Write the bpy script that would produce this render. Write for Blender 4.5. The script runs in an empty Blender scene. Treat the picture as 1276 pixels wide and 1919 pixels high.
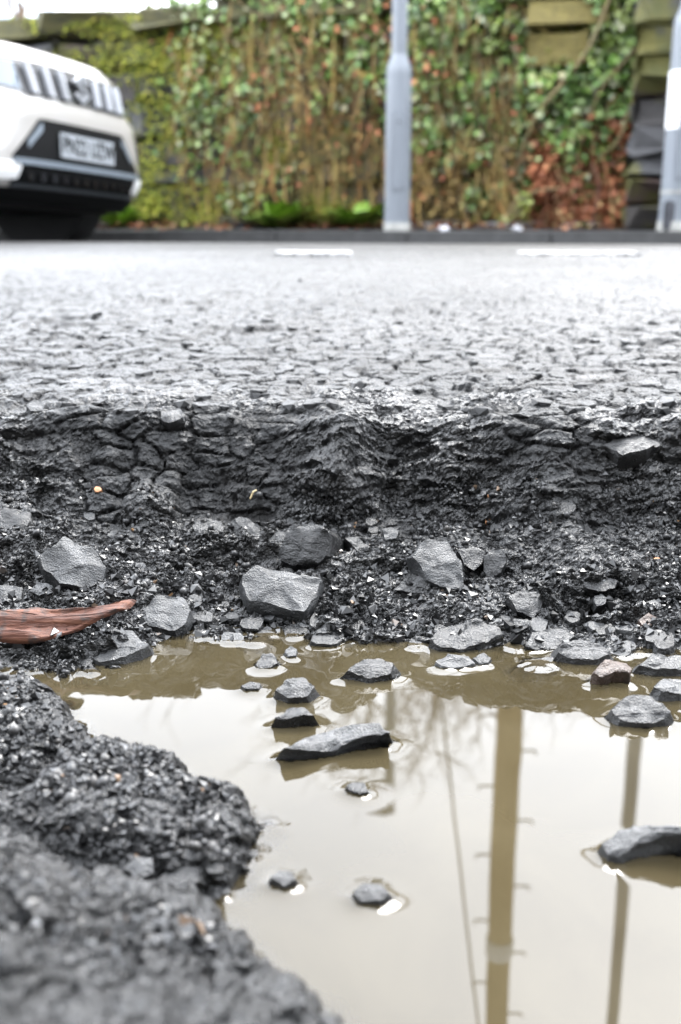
import bpy, bmesh, math, random
import numpy as np
from mathutils import Vector, Matrix
from mathutils.bvhtree import BVHTree

rnd = random.Random(7)
nrs = np.random.RandomState(11)
R = math.radians
scene = bpy.context.scene
COL = scene.collection

# ------------------------------------------------------------------ camera
CAMZ, PITCH, F = 0.25, math.atan((959.5 - 425) / 2000.0), 2000.0   # z = 0 is the water level
cd = bpy.data.cameras.new('camera')
cam = bpy.data.objects.new('camera', cd); COL.objects.link(cam)
cam.location = (0, 0, CAMZ); cam.rotation_euler = (R(90) - PITCH, 0, 0)
cd.sensor_fit = 'VERTICAL'; cd.sensor_height = 36.0; cd.sensor_width = 24.0
cd.lens = F / 1919.0 * 36.0
cd.clip_start = 0.01; cd.clip_end = 2000
cd.dof.use_dof = True; cd.dof.focus_distance = 0.66; cd.dof.aperture_fstop = 7.8
scene.camera = cam

# ------------------------------------------------------------------ sky, sun, exposure
SUN_EL, SUN_AZ = 52, 25          # weak sun behind cloud, beyond the wall
w = bpy.data.worlds.new('World'); scene.world = w; w.use_nodes = True
nt = w.node_tree; nt.nodes.clear()
sky = nt.nodes.new('ShaderNodeTexSky'); sky.sky_type = 'NISHITA'; sky.sun_disc = False
sky.sun_elevation = R(SUN_EL); sky.sun_rotation = R(SUN_AZ); sky.dust_density = 6; sky.air_density = 1.5
hs = nt.nodes.new('ShaderNodeHueSaturation'); hs.inputs['Saturation'].default_value = 0.12
mixw = nt.nodes.new('ShaderNodeMixRGB'); mixw.inputs[0].default_value = 0.8
mixw.inputs[2].default_value = (9.3, 9.8, 10.7, 1)              # the even cloud layer
bg = nt.nodes.new('ShaderNodeBackground'); bg.inputs['Strength'].default_value = 0.1
wo = nt.nodes.new('ShaderNodeOutputWorld')
nt.links.new(sky.outputs[0], hs.inputs['Color']); nt.links.new(hs.outputs[0], mixw.inputs[1])
nt.links.new(mixw.outputs[0], bg.inputs['Color']); nt.links.new(bg.outputs[0], wo.inputs[0])
sl = bpy.data.lights.new('sun', 'SUN'); sl.energy = 0.8; sl.angle = R(25); sl.color = (1, 0.97, 0.93)
sun = bpy.data.objects.new('sun', sl); COL.objects.link(sun)
sun.rotation_euler = Vector((-math.sin(R(SUN_AZ)) * math.cos(R(SUN_EL)), -math.cos(R(SUN_AZ)) * math.cos(R(SUN_EL)), -math.sin(R(SUN_EL)))).to_track_quat('-Z', 'Y').to_euler()
vs = scene.view_settings
vs.view_transform = 'Standard'; vs.look = 'None'; vs.gamma = 1.0; vs.use_curve_mapping = False
vs.exposure = 3.2
scene.render.engine = 'CYCLES'
scene.cycles.max_bounces = 6
scene.cycles.use_denoising = True

# ------------------------------------------------------------------ helpers
def hash2(ix, iy, s):
    ix = ix.astype(np.int64); iy = iy.astype(np.int64)
    h = (ix * 374761393 + iy * 668265263 + s * 1274126177) & 0xFFFFFFFF
    h = ((h ^ (h >> 13)) * 1274126177) & 0xFFFFFFFF
    h = ((h ^ (h >> 16)) * 2246822519) & 0xFFFFFFFF
    return ((h ^ (h >> 15)) & 0xFFFFFF) / float(0x1000000)

def vn(x, y, s=0):
    fx, fy = np.floor(x), np.floor(y); tx, ty = x - fx, y - fy
    tx = tx * tx * tx * (tx * (tx * 6 - 15) + 10); ty = ty * ty * ty * (ty * (ty * 6 - 15) + 10)
    a, b = hash2(fx, fy, s), hash2(fx + 1, fy, s); c, d = hash2(fx, fy + 1, s), hash2(fx + 1, fy + 1, s)
    return ((a + (b - a) * tx) * (1 - ty) + (c + (d - c) * tx) * ty) * 2 - 1

def fbm(x, y, o=4, s=0, g=0.5):
    v = np.zeros_like(x); a = 1.0; t = 0
    for i in range(o):
        ca, sa = math.cos(i * 1.1), math.sin(i * 1.1)
        v += a * vn((x * ca - y * sa) * 2.03 ** i + i * 17.3, (x * sa + y * ca) * 2.03 ** i - i * 9.1, s + i); t += a; a *= g
    return v / t

def voro(x, y, s=0):
    """F1, F2, cell random, offset to the cell's point"""
    fx, fy = np.floor(x), np.floor(y)
    f1 = np.full(x.shape, 9.0); f2 = np.full(x.shape, 9.0); cid = np.zeros(x.shape); dx = np.zeros(x.shape); dy = np.zeros(x.shape)
    for i in (-1, 0, 1):
        for j in (-1, 0, 1):
            cx, cy = fx + i, fy + j
            px = cx + hash2(cx, cy, s) * .9 + .05; py = cy + hash2(cx, cy, s + 91) * .9 + .05
            d = np.hypot(px - x, py - y); m = d < f1
            f2 = np.where(m, f1, np.minimum(f2, d))
            cid = np.where(m, hash2(cx, cy, s + 37), cid); dx = np.where(m, x - px, dx); dy = np.where(m, y - py, dy)
            f1 = np.where(m, d, f1)
    return f1, f2, cid, dx, dy

def ss(a, b, x):
    t = np.clip((x - a) / (b - a), 0, 1); return t * t * (3 - 2 * t)

def ray(px, py):
    xc, yc = (px - 638.0) / F, (959.5 - py) / F
    return xc, math.cos(PITCH) + math.sin(PITCH) * yc, -math.sin(PITCH) + math.cos(PITCH) * yc

def at_z(px, py, z):
    a, b, c = ray(px, py); t = (z - CAMZ) / c
    return a * t, b * t

def at_y(px, py, y):
    a, b, c = ray(px, py); t = y / b
    return Vector((a * t, y, CAMZ + c * t))

def np_mesh(name, v, f, smooth=False):
    me = bpy.data.meshes.new(name); v = np.asarray(v, np.float32); f = np.asarray(f, np.int32)
    me.vertices.add(len(v)); me.vertices.foreach_set('co', v.ravel())
    n = f.shape[1]; me.loops.add(f.size); me.loops.foreach_set('vertex_index', f.ravel())
    me.polygons.add(len(f)); me.polygons.foreach_set('loop_start', np.arange(0, f.size, n, dtype=np.int32))
    me.polygons.foreach_set('use_smooth', np.ascontiguousarray(np.broadcast_to(smooth, (len(f),)).astype(bool)))
    me.update(calc_edges=True)
    return me

def spin(J, g):
    q = g.normal(0, 1, (len(J), 4)); q /= np.linalg.norm(q, axis=1)[:, None]; w_, x, y, z = q.T
    M = np.stack([1 - 2 * (y * y + z * z), 2 * (x * y - z * w_), 2 * (x * z + y * w_), 2 * (x * y + z * w_), 1 - 2 * (x * x + z * z), 2 * (y * z - x * w_), 2 * (x * z - y * w_), 2 * (y * z + x * w_), 1 - 2 * (x * x + y * y)], -1).reshape(-1, 3, 3)
    return np.einsum('nij,nkj->nki', M, J)

def tag(o, label=None, cat=None, group=None, kind=None):
    if label: o['label'] = label
    if cat: o['category'] = cat
    if group: o['group'] = group
    if kind: o['kind'] = kind
    return o

def link(name, me, mat=None, parent=None, loc=None):
    o = bpy.data.objects.new(name, me); COL.objects.link(o)
    if mat is not None and me is not None and len(me.materials) == 0: me.materials.append(mat)
    if parent: o.parent = parent
    if loc is not None: o.location = loc
    return o

def empty(name, loc=(0, 0, 0), rz=0):
    o = bpy.data.objects.new(name, None); COL.objects.link(o); o.location = loc; o.rotation_euler = (0, 0, rz)
    o.empty_display_size = .1
    return o

class MB:
    """collects simple shapes into one mesh"""
    def __init__(s): s.v = []; s.f = []
    def add(s, v, f):
        n = len(s.v); s.v += [tuple(p) for p in v]; s.f += [tuple(i + n for i in q) for q in f]; return s
    def box(s, c, d, bev=0.0, rz=0.0):
        x, y, z = d[0] / 2, d[1] / 2, d[2] / 2; b = min(bev, x * .9, y * .9, z * .9)
        bm = bmesh.new(); bmesh.ops.create_cube(bm, size=1)
        for q in bm.verts: q.co = Vector((q.co.x * d[0], q.co.y * d[1], q.co.z * d[2]))
        if b > 0: bmesh.ops.bevel(bm, geom=list(bm.edges), offset=b, segments=2, affect='EDGES')
        M = Matrix.Translation(c) @ Matrix.Rotation(rz, 4, 'Z')
        bm.verts.ensure_lookup_table()
        s.add([M @ q.co for q in bm.verts], [[q.index for q in p.verts] for p in bm.faces]); bm.free(); return s
    def tube(s, pts, rad, n=8, cap=True):
        pts = [Vector(p) for p in pts]
        if not isinstance(rad, (list, tuple)): rad = [rad] * len(pts)
        vs, fs = [], []
        for i, p in enumerate(pts):
            t = (pts[min(i + 1, len(pts) - 1)] - pts[max(i - 1, 0)]).normalized()
            a = t.orthogonal().normalized() if i == 0 else (a - t * a.dot(t)).normalized()
            b = t.cross(a)
            for k in range(n):
                q = 2 * math.pi * k / n; vs.append(p + (a * math.cos(q) + b * math.sin(q)) * rad[i])
        for i in range(len(pts) - 1):
            for k in range(n):
                fs.append((i * n + k, i * n + (k + 1) % n, (i + 1) * n + (k + 1) % n, (i + 1) * n + k))
        if cap: fs.append(tuple(range(n - 1, -1, -1))); fs.append(tuple((len(pts) - 1) * n + k for k in range(n)))
        return s.add(vs, fs)
    def lathe(s, prof, n=24, c=(0, 0, 0), axis='Z'):
        vs, fs = [], []
        for r, z in prof:
            for k in range(n):
                q = 2 * math.pi * k / n
                p = (r * math.cos(q), r * math.sin(q), z) if axis == 'Z' else (r * math.cos(q), z, r * math.sin(q))
                vs.append((p[0] + c[0], p[1] + c[1], p[2] + c[2]))
        for i in range(len(prof) - 1):
            for k in range(n): fs.append((i * n + k, i * n + (k + 1) % n, (i + 1) * n + (k + 1) % n, (i + 1) * n + k))
        fs.append(tuple(range(n - 1, -1, -1))); fs.append(tuple((len(prof) - 1) * n + k for k in range(n)))
        return s.add(vs, fs)
    def build(s, name, mat, parent=None, smooth=False, loc=None):
        me = bpy.data.meshes.new(name); me.from_pydata(s.v, [], s.f); me.update()
        if smooth:
            bm = bmesh.new(); bm.from_mesh(me); bmesh.ops.recalc_face_normals(bm, faces=bm.faces[:])
            for e in bm.edges:
                if len(e.link_faces) == 2 and e.calc_face_angle(0) > R(38): e.smooth = False
            for p in bm.faces: p.smooth = True
            bm.to_mesh(me); bm.free()
        return link(name, me, mat, parent, loc)

# ------------------------------------------------------------------ materials
class Mat:
    def __init__(s, name):
        s.m = bpy.data.materials.new(name); s.m.use_nodes = True; s.t = s.m.node_tree
        s.b = s.t.nodes['Principled BSDF']; s.o = s.t.nodes['Material Output']
        s.co = s.n('ShaderNodeTexCoord').outputs['Object']
    def n(s, t, **k):
        q = s.t.nodes.new(t)
        for a, v in k.items(): setattr(q, a, v)
        return q
    def l(s, a, b): s.t.links.new(a, b)
    def noise(s, sc, det=4, rough=.55, co=None, dist=0, stretch=None):
        q = s.n('ShaderNodeTexNoise'); q.inputs['Scale'].default_value = sc; q.inputs['Detail'].default_value = det
        q.inputs['Roughness'].default_value = rough; q.inputs['Distortion'].default_value = dist
        c = co or s.co
        if stretch:
            mp = s.n('ShaderNodeMapping'); mp.inputs['Scale'].default_value = stretch; s.l(c, mp.inputs[0]); c = mp.outputs[0]
        s.l(c, q.inputs['Vector']); return q.outputs[0]
    def geo(s): return s.n('ShaderNodeNewGeometry')
    def island(s): return s.geo().outputs['Random Per Island']
    def objrand(s): return s.n('ShaderNodeObjectInfo').outputs['Random']
    def ramp(s, fac, stops, interp='LINEAR'):
        q = s.n('ShaderNodeValToRGB'); q.color_ramp.interpolation = interp; e = q.color_ramp.elements
        while len(e) < len(stops): e.new(.5)
        for i, (p, c) in enumerate(stops):
            e[i].position = p; e[i].color = (c, c, c, 1) if isinstance(c, (int, float)) else (*c, 1)
        s.l(fac, q.inputs[0]); return q.outputs[0]
    def mix(s, fac, a, b, mode='MIX'):
        q = s.n('ShaderNodeMixRGB', blend_type=mode)
        for i, v in ((0, fac), (1, a), (2, b)):
            if isinstance(v, (int, float)): q.inputs[i].default_value = v if i == 0 else (v, v, v, 1)
            elif isinstance(v, tuple): q.inputs[i].default_value = (*v, 1)
            else: s.l(v, q.inputs[i])
        return q.outputs[0]
    def math(s, op, a, b=0.0):
        q = s.n('ShaderNodeMath', operation=op)
        for i, v in ((0, a), (1, b)):
            if isinstance(v, (int, float)): q.inputs[i].default_value = v
            else: s.l(v, q.inputs[i])
        return q.outputs[0]
    def bump(s, h, strength=.5, dist=.01, prev=None):
        q = s.n('ShaderNodeBump'); q.inputs['Strength'].default_value = strength; q.inputs['Distance'].default_value = dist
        s.l(h, q.inputs['Height'])
        if prev is not None: s.l(prev, q.inputs['Normal'])
        return q.outputs[0]
    def set(s, **k):
        names = dict(col='Base Color', rough='Roughness', metal='Metallic', normal='Normal', spec='Specular IOR Level', ior='IOR',
                     coat='Coat Weight', coatr='Coat Roughness', trans='Transmission Weight', sss='Subsurface Weight', alpha='Alpha')
        for a, v in k.items():
            i = s.b.inputs[names[a]]
            if isinstance(v, (int, float)): i.default_value = v
            elif isinstance(v, tuple): i.default_value = (*v, 1)
            else: s.l(v, i)
        return s.m

def m_tarmac():
    m = Mat('wet_tarmac')
    tone = m.n('ShaderNodeAttribute', attribute_name='tone').outputs['Fac']
    n1 = m.noise(60, 5); n2 = m.noise(650, 3)
    c = m.ramp(n1, [(.3, (.004, .0042, .0045)), (.7, (.012, .012, .012))])
    c = m.mix(m.math('MULTIPLY', tone, .85), c, (.042, .0435, .045))
    c = m.mix(m.ramp(m.noise(9, 3), [(.55, 0.0), (.75, .35)]), c, (.015, .013, .011))
    dry = m.n('ShaderNodeAttribute', attribute_name='worn').outputs['Fac']
    r = m.math('ADD', m.ramp(m.noise(40, 4), [(.3, .10), (.7, .28)]), m.math('MULTIPLY', dry, .22))
    sp = m.math('SUBTRACT', .62, m.math('MULTIPLY', dry, m.ramp(m.noise(1.6, 4), [(.35, .37), (.65, .47)])))
    b = m.bump(m.noise(75, 3), .3, .003); vg = m.n('ShaderNodeTexVoronoi'); vg.inputs['Scale'].default_value = 330; m.l(m.co, vg.inputs['Vector'])
    b = m.bump(vg.outputs['Distance'], .6, -.0016, b); b = m.bump(n2, .8, .0016, b); b = m.bump(m.noise(2000, 2), .4, .0005, b)
    return m.set(col=c, rough=r, normal=b, spec=sp)

def m_stone(name, lo, hi, streak=1.0, warm=None, rough=(.22, .5)):
    m = Mat(name)
    st = m.noise(260, 5, .65, stretch=(.5, 1, 1.3)); n2 = m.noise(900, 3)
    c = m.ramp(st, [(.3, lo), (.72, hi)])
    v = m.n('ShaderNodeTexVoronoi'); v.inputs['Scale'].default_value = 420; m.l(m.co, v.inputs['Vector'])
    c = m.mix(m.ramp(v.outputs['Distance'], [(.12, .9), (.28, 0.0)]), c, tuple(x * .25 for x in lo))
    c = m.mix(m.ramp(m.noise(45, 5, .65), [(.42, 0.0), (.62, .85)]), c, warm or tuple(x * .55 for x in lo))
    c = m.mix(m.math('MULTIPLY', m.objrand(), .35), c, tuple(x * .5 for x in lo))
    b = m.bump(st, .55 * streak, .0025); b = m.bump(n2, .8, .0012, b)
    return m.set(col=c, rough=m.ramp(m.noise(90, 4), [(.3, rough[0]), (.7, rough[1])]), normal=b)

def m_simple(name, col, rough=.5, metal=0, var=.15, sc=20, coat=0, bump=0, bd=.002):
    m = Mat(name); n = m.noise(sc, 4)
    c = m.ramp(n, [(.25, tuple(x * (1 - var) for x in col)), (.75, tuple(min(1, x * (1 + var)) for x in col))])
    k = dict(col=c, rough=rough, metal=metal, coat=coat)
    if bump: k['normal'] = m.bump(m.noise(sc * 6, 4), bump, bd)
    return m.set(**k)

def m_island(name, stops, rough=.5, var=.4, trans=0.0, spec=.4):
    m = Mat(name); c = m.ramp(m.island(), stops)
    if 'ivy' in name: c = m.mix(m.ramp(m.noise(1.7, 3), [(.52, 0.0), (.70, .65)]), c, (.22, .17, .03))
    c = m.mix(var, c, m.ramp(m.noise(3.2, 4), [(.35, .15), (.65, 1.5)]), 'MULTIPLY')
    return m.set(col=c, rough=rough, spec=spec)

TAR = m_tarmac()
ST_PALE = m_stone('pale_grey_stone', (.024, .0255, .027), (.066, .0675, .069))
ST_MID = m_stone('mid_grey_stone', (.012, .0125, .013), (.036, .0365, .037))
ST_DARK = m_stone('dark_grey_stone', (.004, .0042, .0044), (.014, .0143, .0146), rough=(.15, .4))
ST_BROWN = m_stone('brown_stone', (.04, .025, .018), (.10, .066, .05))
GRIT = m_island('wet_grit', [(0, (.006, .006, .0065)), (.6, (.012, .0122, .0125)), (.9, (.035, .036, .037)), (.99, (.11, .11, .11)), (.998, (.16, .09, .04))], .3, .0)

# ------------------------------------------------------------------ the shape of the ground
LIP = [(-500, 745), (-200, 742), (0, 734), (160, 740), (300, 744), (420, 738), (560, 742), (640, 752), (710, 740), (860, 742), (950, 752), (1050, 756), (1150, 748), (1276, 756), (1500, 765), (1900, 760)]
SHORE = [(-500, 1215), (-100, 1235), (60, 1232), (180, 1236), (250, 1225), (300, 1192), (420, 1186), (560, 1186), (700, 1192), (800, 1196), (880, 1208), (960, 1192), (1050, 1200), (1150, 1212), (1276, 1218), (1600, 1215), (2000, 1190)]
_l = np.array([at_z(a, b, .121) for a, b in LIP]); _s = np.array([at_z(a, b, 0) for a, b in SHORE])
PROF = [(-.5, -.3), (0, 0), (.12, .07), (.3, .19), (.45, .29), (.56, .37), (.64, .60), (.71, .78), (.78, .91), (.86, .97), (1, 1), (1.3, 1.06)]
CHUNKS = [  # outline in photo pixels, height of the broken top above the water, edge width
    ([(-300, 1262), (0, 1256), (60, 1254), (112, 1272), (125, 1302), (150, 1332), (192, 1362), (160, 1385), (105, 1400), (85, 1440), (-300, 1470)], .020, .014),
    ([(40, 1475), (85, 1430), (150, 1384), (230, 1376), (330, 1396), (352, 1430), (420, 1458), (482, 1492), (458, 1545), (420, 1592), (330, 1606), (230, 1606), (140, 1575), (60, 1555), (-200, 1535), (-200, 1490)], .023, .012),
    ([(-500, 1566), (50, 1562), (140, 1604), (230, 1634), (300, 1644), (380, 1652), (440, 1705), (476, 1740), (520, 1788), (600, 1850), (700, 1912), (760, 1965), (900, 2010), (1500, 2060), (2500, 2050), (2500, 3400), (-2500, 3400), (-2500, 1600)], .030, .022)]
_ch = [(np.array([at_z(a, b, .018) for a, b in p]), h, e) for p, h, e in CHUNKS]

def poly_sd(x, y, P):
    d = np.full(x.shape, 9e9); ins = np.zeros(x.shape, bool)
    for i in range(len(P)):
        (ax, ay), (bx, by) = P[i], P[(i + 1) % len(P)]
        ex, ey = bx - ax, by - ay; L = ex * ex + ey * ey + 1e-12
        t = np.clip(((x - ax) * ex + (y - ay) * ey) / L, 0, 1)
        d = np.minimum(d, np.hypot(x - ax - t * ex, y - ay - t * ey))
        c = ((ay > y) != (by > y)); xi = ax + (y - ay) / (ey + 1e-15) * ex
        ins ^= c & (x < xi)
    return np.where(ins, d, -d)

def S_of(x, y): return y + .38 * x * ss(2, 7, y)
def road_z(x, y):
    s = S_of(x, y); s = np.where(y < .85, .85, s)
    return CAMZ - (.0735 + np.where(s > 4.6, .11, .0555) * ((4.6 - s) / 3.75) ** 2)

def ground(x, y, detail=True, split=False):
    x = np.asarray(x, float); y = np.asarray(y, float)
    rz = road_z(x, y)
    wx = fbm(x * 14, y * 14, 3, 5)
    yl = np.interp(x, _l[:, 0], _l[:, 1]) + .022 * wx; yw = np.interp(x, _s[:, 0], _s[:, 1]) + .012 * fbm(x * 30, y * 30, 2, 8)
    t = (y - yw) / np.maximum(yl - yw, .02)
    t = t + .07 * fbm(x * 22, y * 22, 3, 21) * ss(.1, .4, t)
    bank = np.interp(t, [p[0] for p in PROF], [p[1] for p in PROF]) * .121
    floor = np.maximum(bank, -.022) - .006 * ss(.0, -.4, t)
    floor = np.where(t < 0, floor + .006 * fbm(x * 25, y * 25, 3, 33) * ss(0, -.25, t), floor)
    hole = floor
    near = np.full(x.shape, -1.0)
    for P, h, e in _ch:
        sd = poly_sd(x + .006 * fbm(x * 60, y * 60, 3, 3), y + .006 * fbm(x * 60, y * 60, 3, 4), P)
        top = h + (.05 * ss(.0, .14, sd) if e > .021 else 0) + .007 * fbm(x * 18, y * 18, 3, 44)
        near = np.maximum(near, np.where(sd > 0, -.004 + (top + .004) * (1 - np.exp(-sd / e * 2.2)), -.004 - ss(0, .03, -sd) * .03))
    nearm = ss(-.004, .006, near - hole)
    hole = np.maximum(hole, near)
    blend = ss(-.62, -.40, x) * (1 - ss(.46, .66, x)) * ss(.0, .10, y)
    onroad = np.maximum(ss(.52, 1.15, t + .85 * fbm(x * 13, y * 18, 3, 77)), 1 - blend)
    z = rz + (np.minimum(hole, rz + .01) - rz) * blend
    z = np.where(t > 1.0, rz + (np.minimum(z, rz) - rz) * (1 - ss(1.0, 1.15, t)), z)
    tone = np.zeros_like(z); D = np.zeros_like(z)
    if detail:
        fade = 1 - ss(3.0, 4.6, y)
        wet = ss(-.03, -.006, z)                          # smoother under water
        rough = (1 - onroad) * wet
        v = y + 1.25 * z                                  # keeps the grain even on steep faces
        # broken tarmac
        qx = x + .012 * fbm(x * 28, v * 28, 2, 301); qv = v + .012 * fbm(x * 28, v * 28, 2, 302)
        n1 = fbm(qx * 24, qv * 40, 4, 50); rid = 1 - 2 * np.abs(fbm(qx * 38, qv * 62, 3, 51)); rid2 = 1 - 2 * np.abs(fbm(qx * 110, qv * 150, 3, 52))
        f1, f2, c1, dx, dy = voro(qx * 88, qv * 120, 60)
        cr = (.62 - f1) * (.4 + c1) + .7 * (c1 - .5) * np.clip((f2 - f1) * 4, 0, 1)
        g1, g2, c2, _, _ = voro(qx * 230, qv * 270, 61)
        gr = (.6 - g1) * (.3 + 1.2 * c2)
        crumb = .25 + .95 * ss(-.15, .25, fbm(x * 13, v * 15, 2, 71))
        crumb = crumb * (1 - .6 * ss(.42, .75, t))
        led = fbm(qx * 9, qv * 42, 3, 55)
        D = rough * (.0075 * n1 + .0055 * led + .0036 * rid + .0026 * rid2 * crumb + .0062 * cr * crumb + .0026 * gr * crumb + .0012 * fbm(x * 600, v * 600, 2, 80))
        dome = np.sqrt(np.clip(1 - (f1 * 1.35) ** 2, 0, 1)); dome2 = np.sqrt(np.clip(1 - (g1 * 1.35) ** 2, 0, 1))
        Dn = rough * (.0022 * n1 + .0006 * rid2 + .0034 * dome * (.25 + c1) + .0017 * dome2 * (.3 + c2) + .0006 * fbm(x * 600, v * 600, 2, 80))
        D = D + (Dn - D) * nearm
        tone = rough * (.10 * c1 + .22 * (c2 > .84) * (g1 < .45))
        # worn road surface: flat-topped stones with gaps between them
        f1, f2, c1, dx, dy = voro(x * 38 + .8 * fbm(x * 25, v * 25, 2, 2), v * 38 + .5 * fbm(x * 25, v * 25, 2, 6), 90)
        gap = 1 - np.clip((f2 - f1) * 3.2, 0, 1)
        lost = ss(.86, .9, c1) * np.clip((f2 - f1) * 5, 0, 1)
        chip = (c1 - .5) * .9 + (dx * (hash2(np.floor(c1 * 9999), c1 * 0, 5) - .5) + dy * (hash2(np.floor(c1 * 9999), c1 * 0, 6) - .25)) * 1.2 - gap ** 2 * 1.1 - lost * 1.3
        h1, h2, c3, _, _ = voro(x * 120, v * 120, 95)
        ra = onroad * fade
        und = fbm(x * 7, y * 7, 3, 97)
        D = D + ra * (.0036 * chip * (1 - .45 * ss(1.3, 2.4, y)) + .0012 * (.6 - h1) + (.0062 * und + .004 * fbm(x * 16, y * 20, 3, 96)) * ss(.7, 1.0, y) + .0006 * fbm(x * 420, y * 420, 2, 99))
        # dips where the surface has ravelled
        D = D - ra * .006 * ss(.28, .5, fbm(x * 9 + 3, y * 12, 3, 98)) * (1 - ss(1.4, 2.2, y))
        tone = tone + ra * np.clip((.25 + .65 * c1) * (1 - gap) * (1 - lost), 0, 1)
    if split: return z, tone, D, np.maximum(onroad, nearm * .5)
    return z + D, tone, t

def hit(px, py):
    """where the line of sight of a photo pixel meets the ground"""
    a, b, c = ray(px, py)
    lo, hi = .15, 3.0
    for nn in (140, 24):
        T = np.linspace(lo, hi, nn); z, _, _ = ground(a * T, b * T, False)
        i = np.argmax(CAMZ + c * T < z)
        if CAMZ + c * T[i] >= z[i]: i = len(T) - 1
        lo, hi = T[max(i - 1, 0)], T[i]
    return Vector((a * T[i], b * T[i], CAMZ + c * T[i]))

# rows and columns: finer where the camera is close
ys = [.02]
while ys[-1] < 4.7:
    y = ys[-1]; ys.append(y + (max(.0009, y / 500) if y < .52 else y / 600 if y < .64 else y / 950 if y < .86 else y / 300 if y < 1.3 else y / 190 if y < 2.4 else y / 120))
ys = np.array(ys)
uc = np.arange(-.36, .36001, .00145); ue = .36 * np.cumprod(np.full(70, 1.026)); us = np.concatenate([-ue[::-1], uc, ue])
U, Y = np.meshgrid(us, ys); X = U * (Y + .12)
Z, TONE, DISP, WORN = ground(X, Y, True, True)
zr = np.gradient(Z, axis=0); yr = np.gradient(Y, axis=0); zc_ = np.gradient(Z, axis=1); xc_ = np.gradient(X, axis=1); xr = np.gradient(X, axis=0)
sx = zc_ / xc_; sy = (zr - sx * xr) / yr; NL = np.sqrt(1 + sx ** 2 + sy ** 2)
gx = -sx / NL * DISP + .0014 * fbm(X * 240, (Y + Z) * 240, 2, 120) * (Y < 1.1); gy = -sy / NL * DISP + .0014 * fbm(X * 240, (Y + Z) * 240, 2, 121) * (Y < 1.1)
Z = Z + DISP / NL
nr, nc = X.shape
idx = np.arange(nr * nc).reshape(nr, nc)
Fq = np.stack([idx[:-1, :-1], idx[:-1, 1:], idx[1:, 1:], idx[1:, :-1]], -1).reshape(-1, 4)
V = np.stack([X + gx, Y + gy, Z], -1).reshape(-1, 3)
FARK = 7.1
# the rest of the carriageway, coarser, joined on
def strip(xa, ya, n=1):
    pass
extraV, extraF = [], []
def grid_patch(PX, PY):
    z, _, _ = ground(PX, PY, False)
    a, b = PX.shape; n0 = len(V) + sum(len(q) for q in extraV)
    extraV.append(np.stack([PX, PY, z], -1).reshape(-1, 3)); i = np.arange(a * b).reshape(a, b) + n0
    extraF.append(np.stack([i[:-1, :-1], i[:-1, 1:], i[1:, 1:], i[1:, :-1]], -1).reshape(-1, 4))
k = np.arange(0, nr, 24); k = np.append(k, nr - 1)
for sgn, colu in ((-1, 0), (1, nc - 1)):
    T = np.linspace(0, 1, 40) ** 2.2
    x0 = X[k, colu][:, None]; PX = x0 + (sgn * 45 - x0) * T[None, :]; PY = np.repeat(ys[k][:, None], len(T), 1)
    grid_patch(PX if sgn > 0 else PX[:, ::-1], PY if sgn > 0 else PY[:, ::-1])
xs = np.concatenate([-np.geomspace(45, .3, 40), np.linspace(-.25, .25, 9), np.geomspace(.3, 45, 40)])
PX, PY = np.meshgrid(xs, np.linspace(-3.0, .02, 14)); grid_patch(PX, PY)
tt = np.linspace(0, 1, 24)
PX = np.repeat(xs[None, :], 24, 0); yend = FARK - .38 * xs
PX = np.repeat(np.clip(xs, -45, 5.8)[None, :], 24, 0); PY = 4.7 + (np.maximum(FARK - .38 * PX[0], 4.75)[None, :] - 4.7) * tt[:, None]
PY[0] = ys[-1]
grid_patch(PX, PY)
V = np.concatenate([V] + extraV); Fq = np.concatenate([Fq] + extraF)
rme = np_mesh('road', V, Fq, False)
at = rme.attributes.new('tone', 'FLOAT', 'POINT'); tv = np.zeros(len(V), np.float32); tv[:nr * nc] = TONE.ravel(); tv[nr * nc:] = .3
at.data.foreach_set('value', tv)
at = rme.attributes.new('worn', 'FLOAT', 'POINT'); tv = np.ones(len(V), np.float32); tv[:nr * nc] = WORN.ravel(); at.data.foreach_set('value', tv)
road = tag(link('road', rme, TAR), 'worn wet tarmac road with a broken pothole', kind='structure')

gm = MB().add([(-900, -900, -.25), (900, -900, -.25), (900, 900, -.25), (-900, 900, -.25)], [(0, 1, 2, 3)])
tag(gm.build('ground', m_simple('earth', (.05, .055, .03), .9, sc=.3)), kind='structure')

# ------------------------------------------------------------------ stones
def resample(P, n):
    P = [Vector((a, b)) for a, b in P]; L = [(P[(i + 1) % len(P)] - P[i]).length for i in range(len(P))]
    tot = sum(L); out = []
    for k in range(n):
        d = tot * k / n; i = 0
        while d > L[i]: d -= L[i]; i += 1
        out.append(P[i].lerp(P[(i + 1) % len(P)], d / L[i]))
    return out

def blob(cx, cy, w, h, seed, n=8, pw=.82):
    r = random.Random(seed); a0 = r.uniform(0, 6); o = []
    for k in range(n):
        a = a0 + 2 * math.pi * (k + r.uniform(-.28, .28)) / n; q = r.uniform(.8, 1.06)
        o.append((cx + w / 2 * q * math.copysign(abs(math.cos(a)) ** pw, math.cos(a)), cy + h / 2 * q * math.copysign(abs(math.sin(a)) ** pw, math.sin(a))))
    return o

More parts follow.
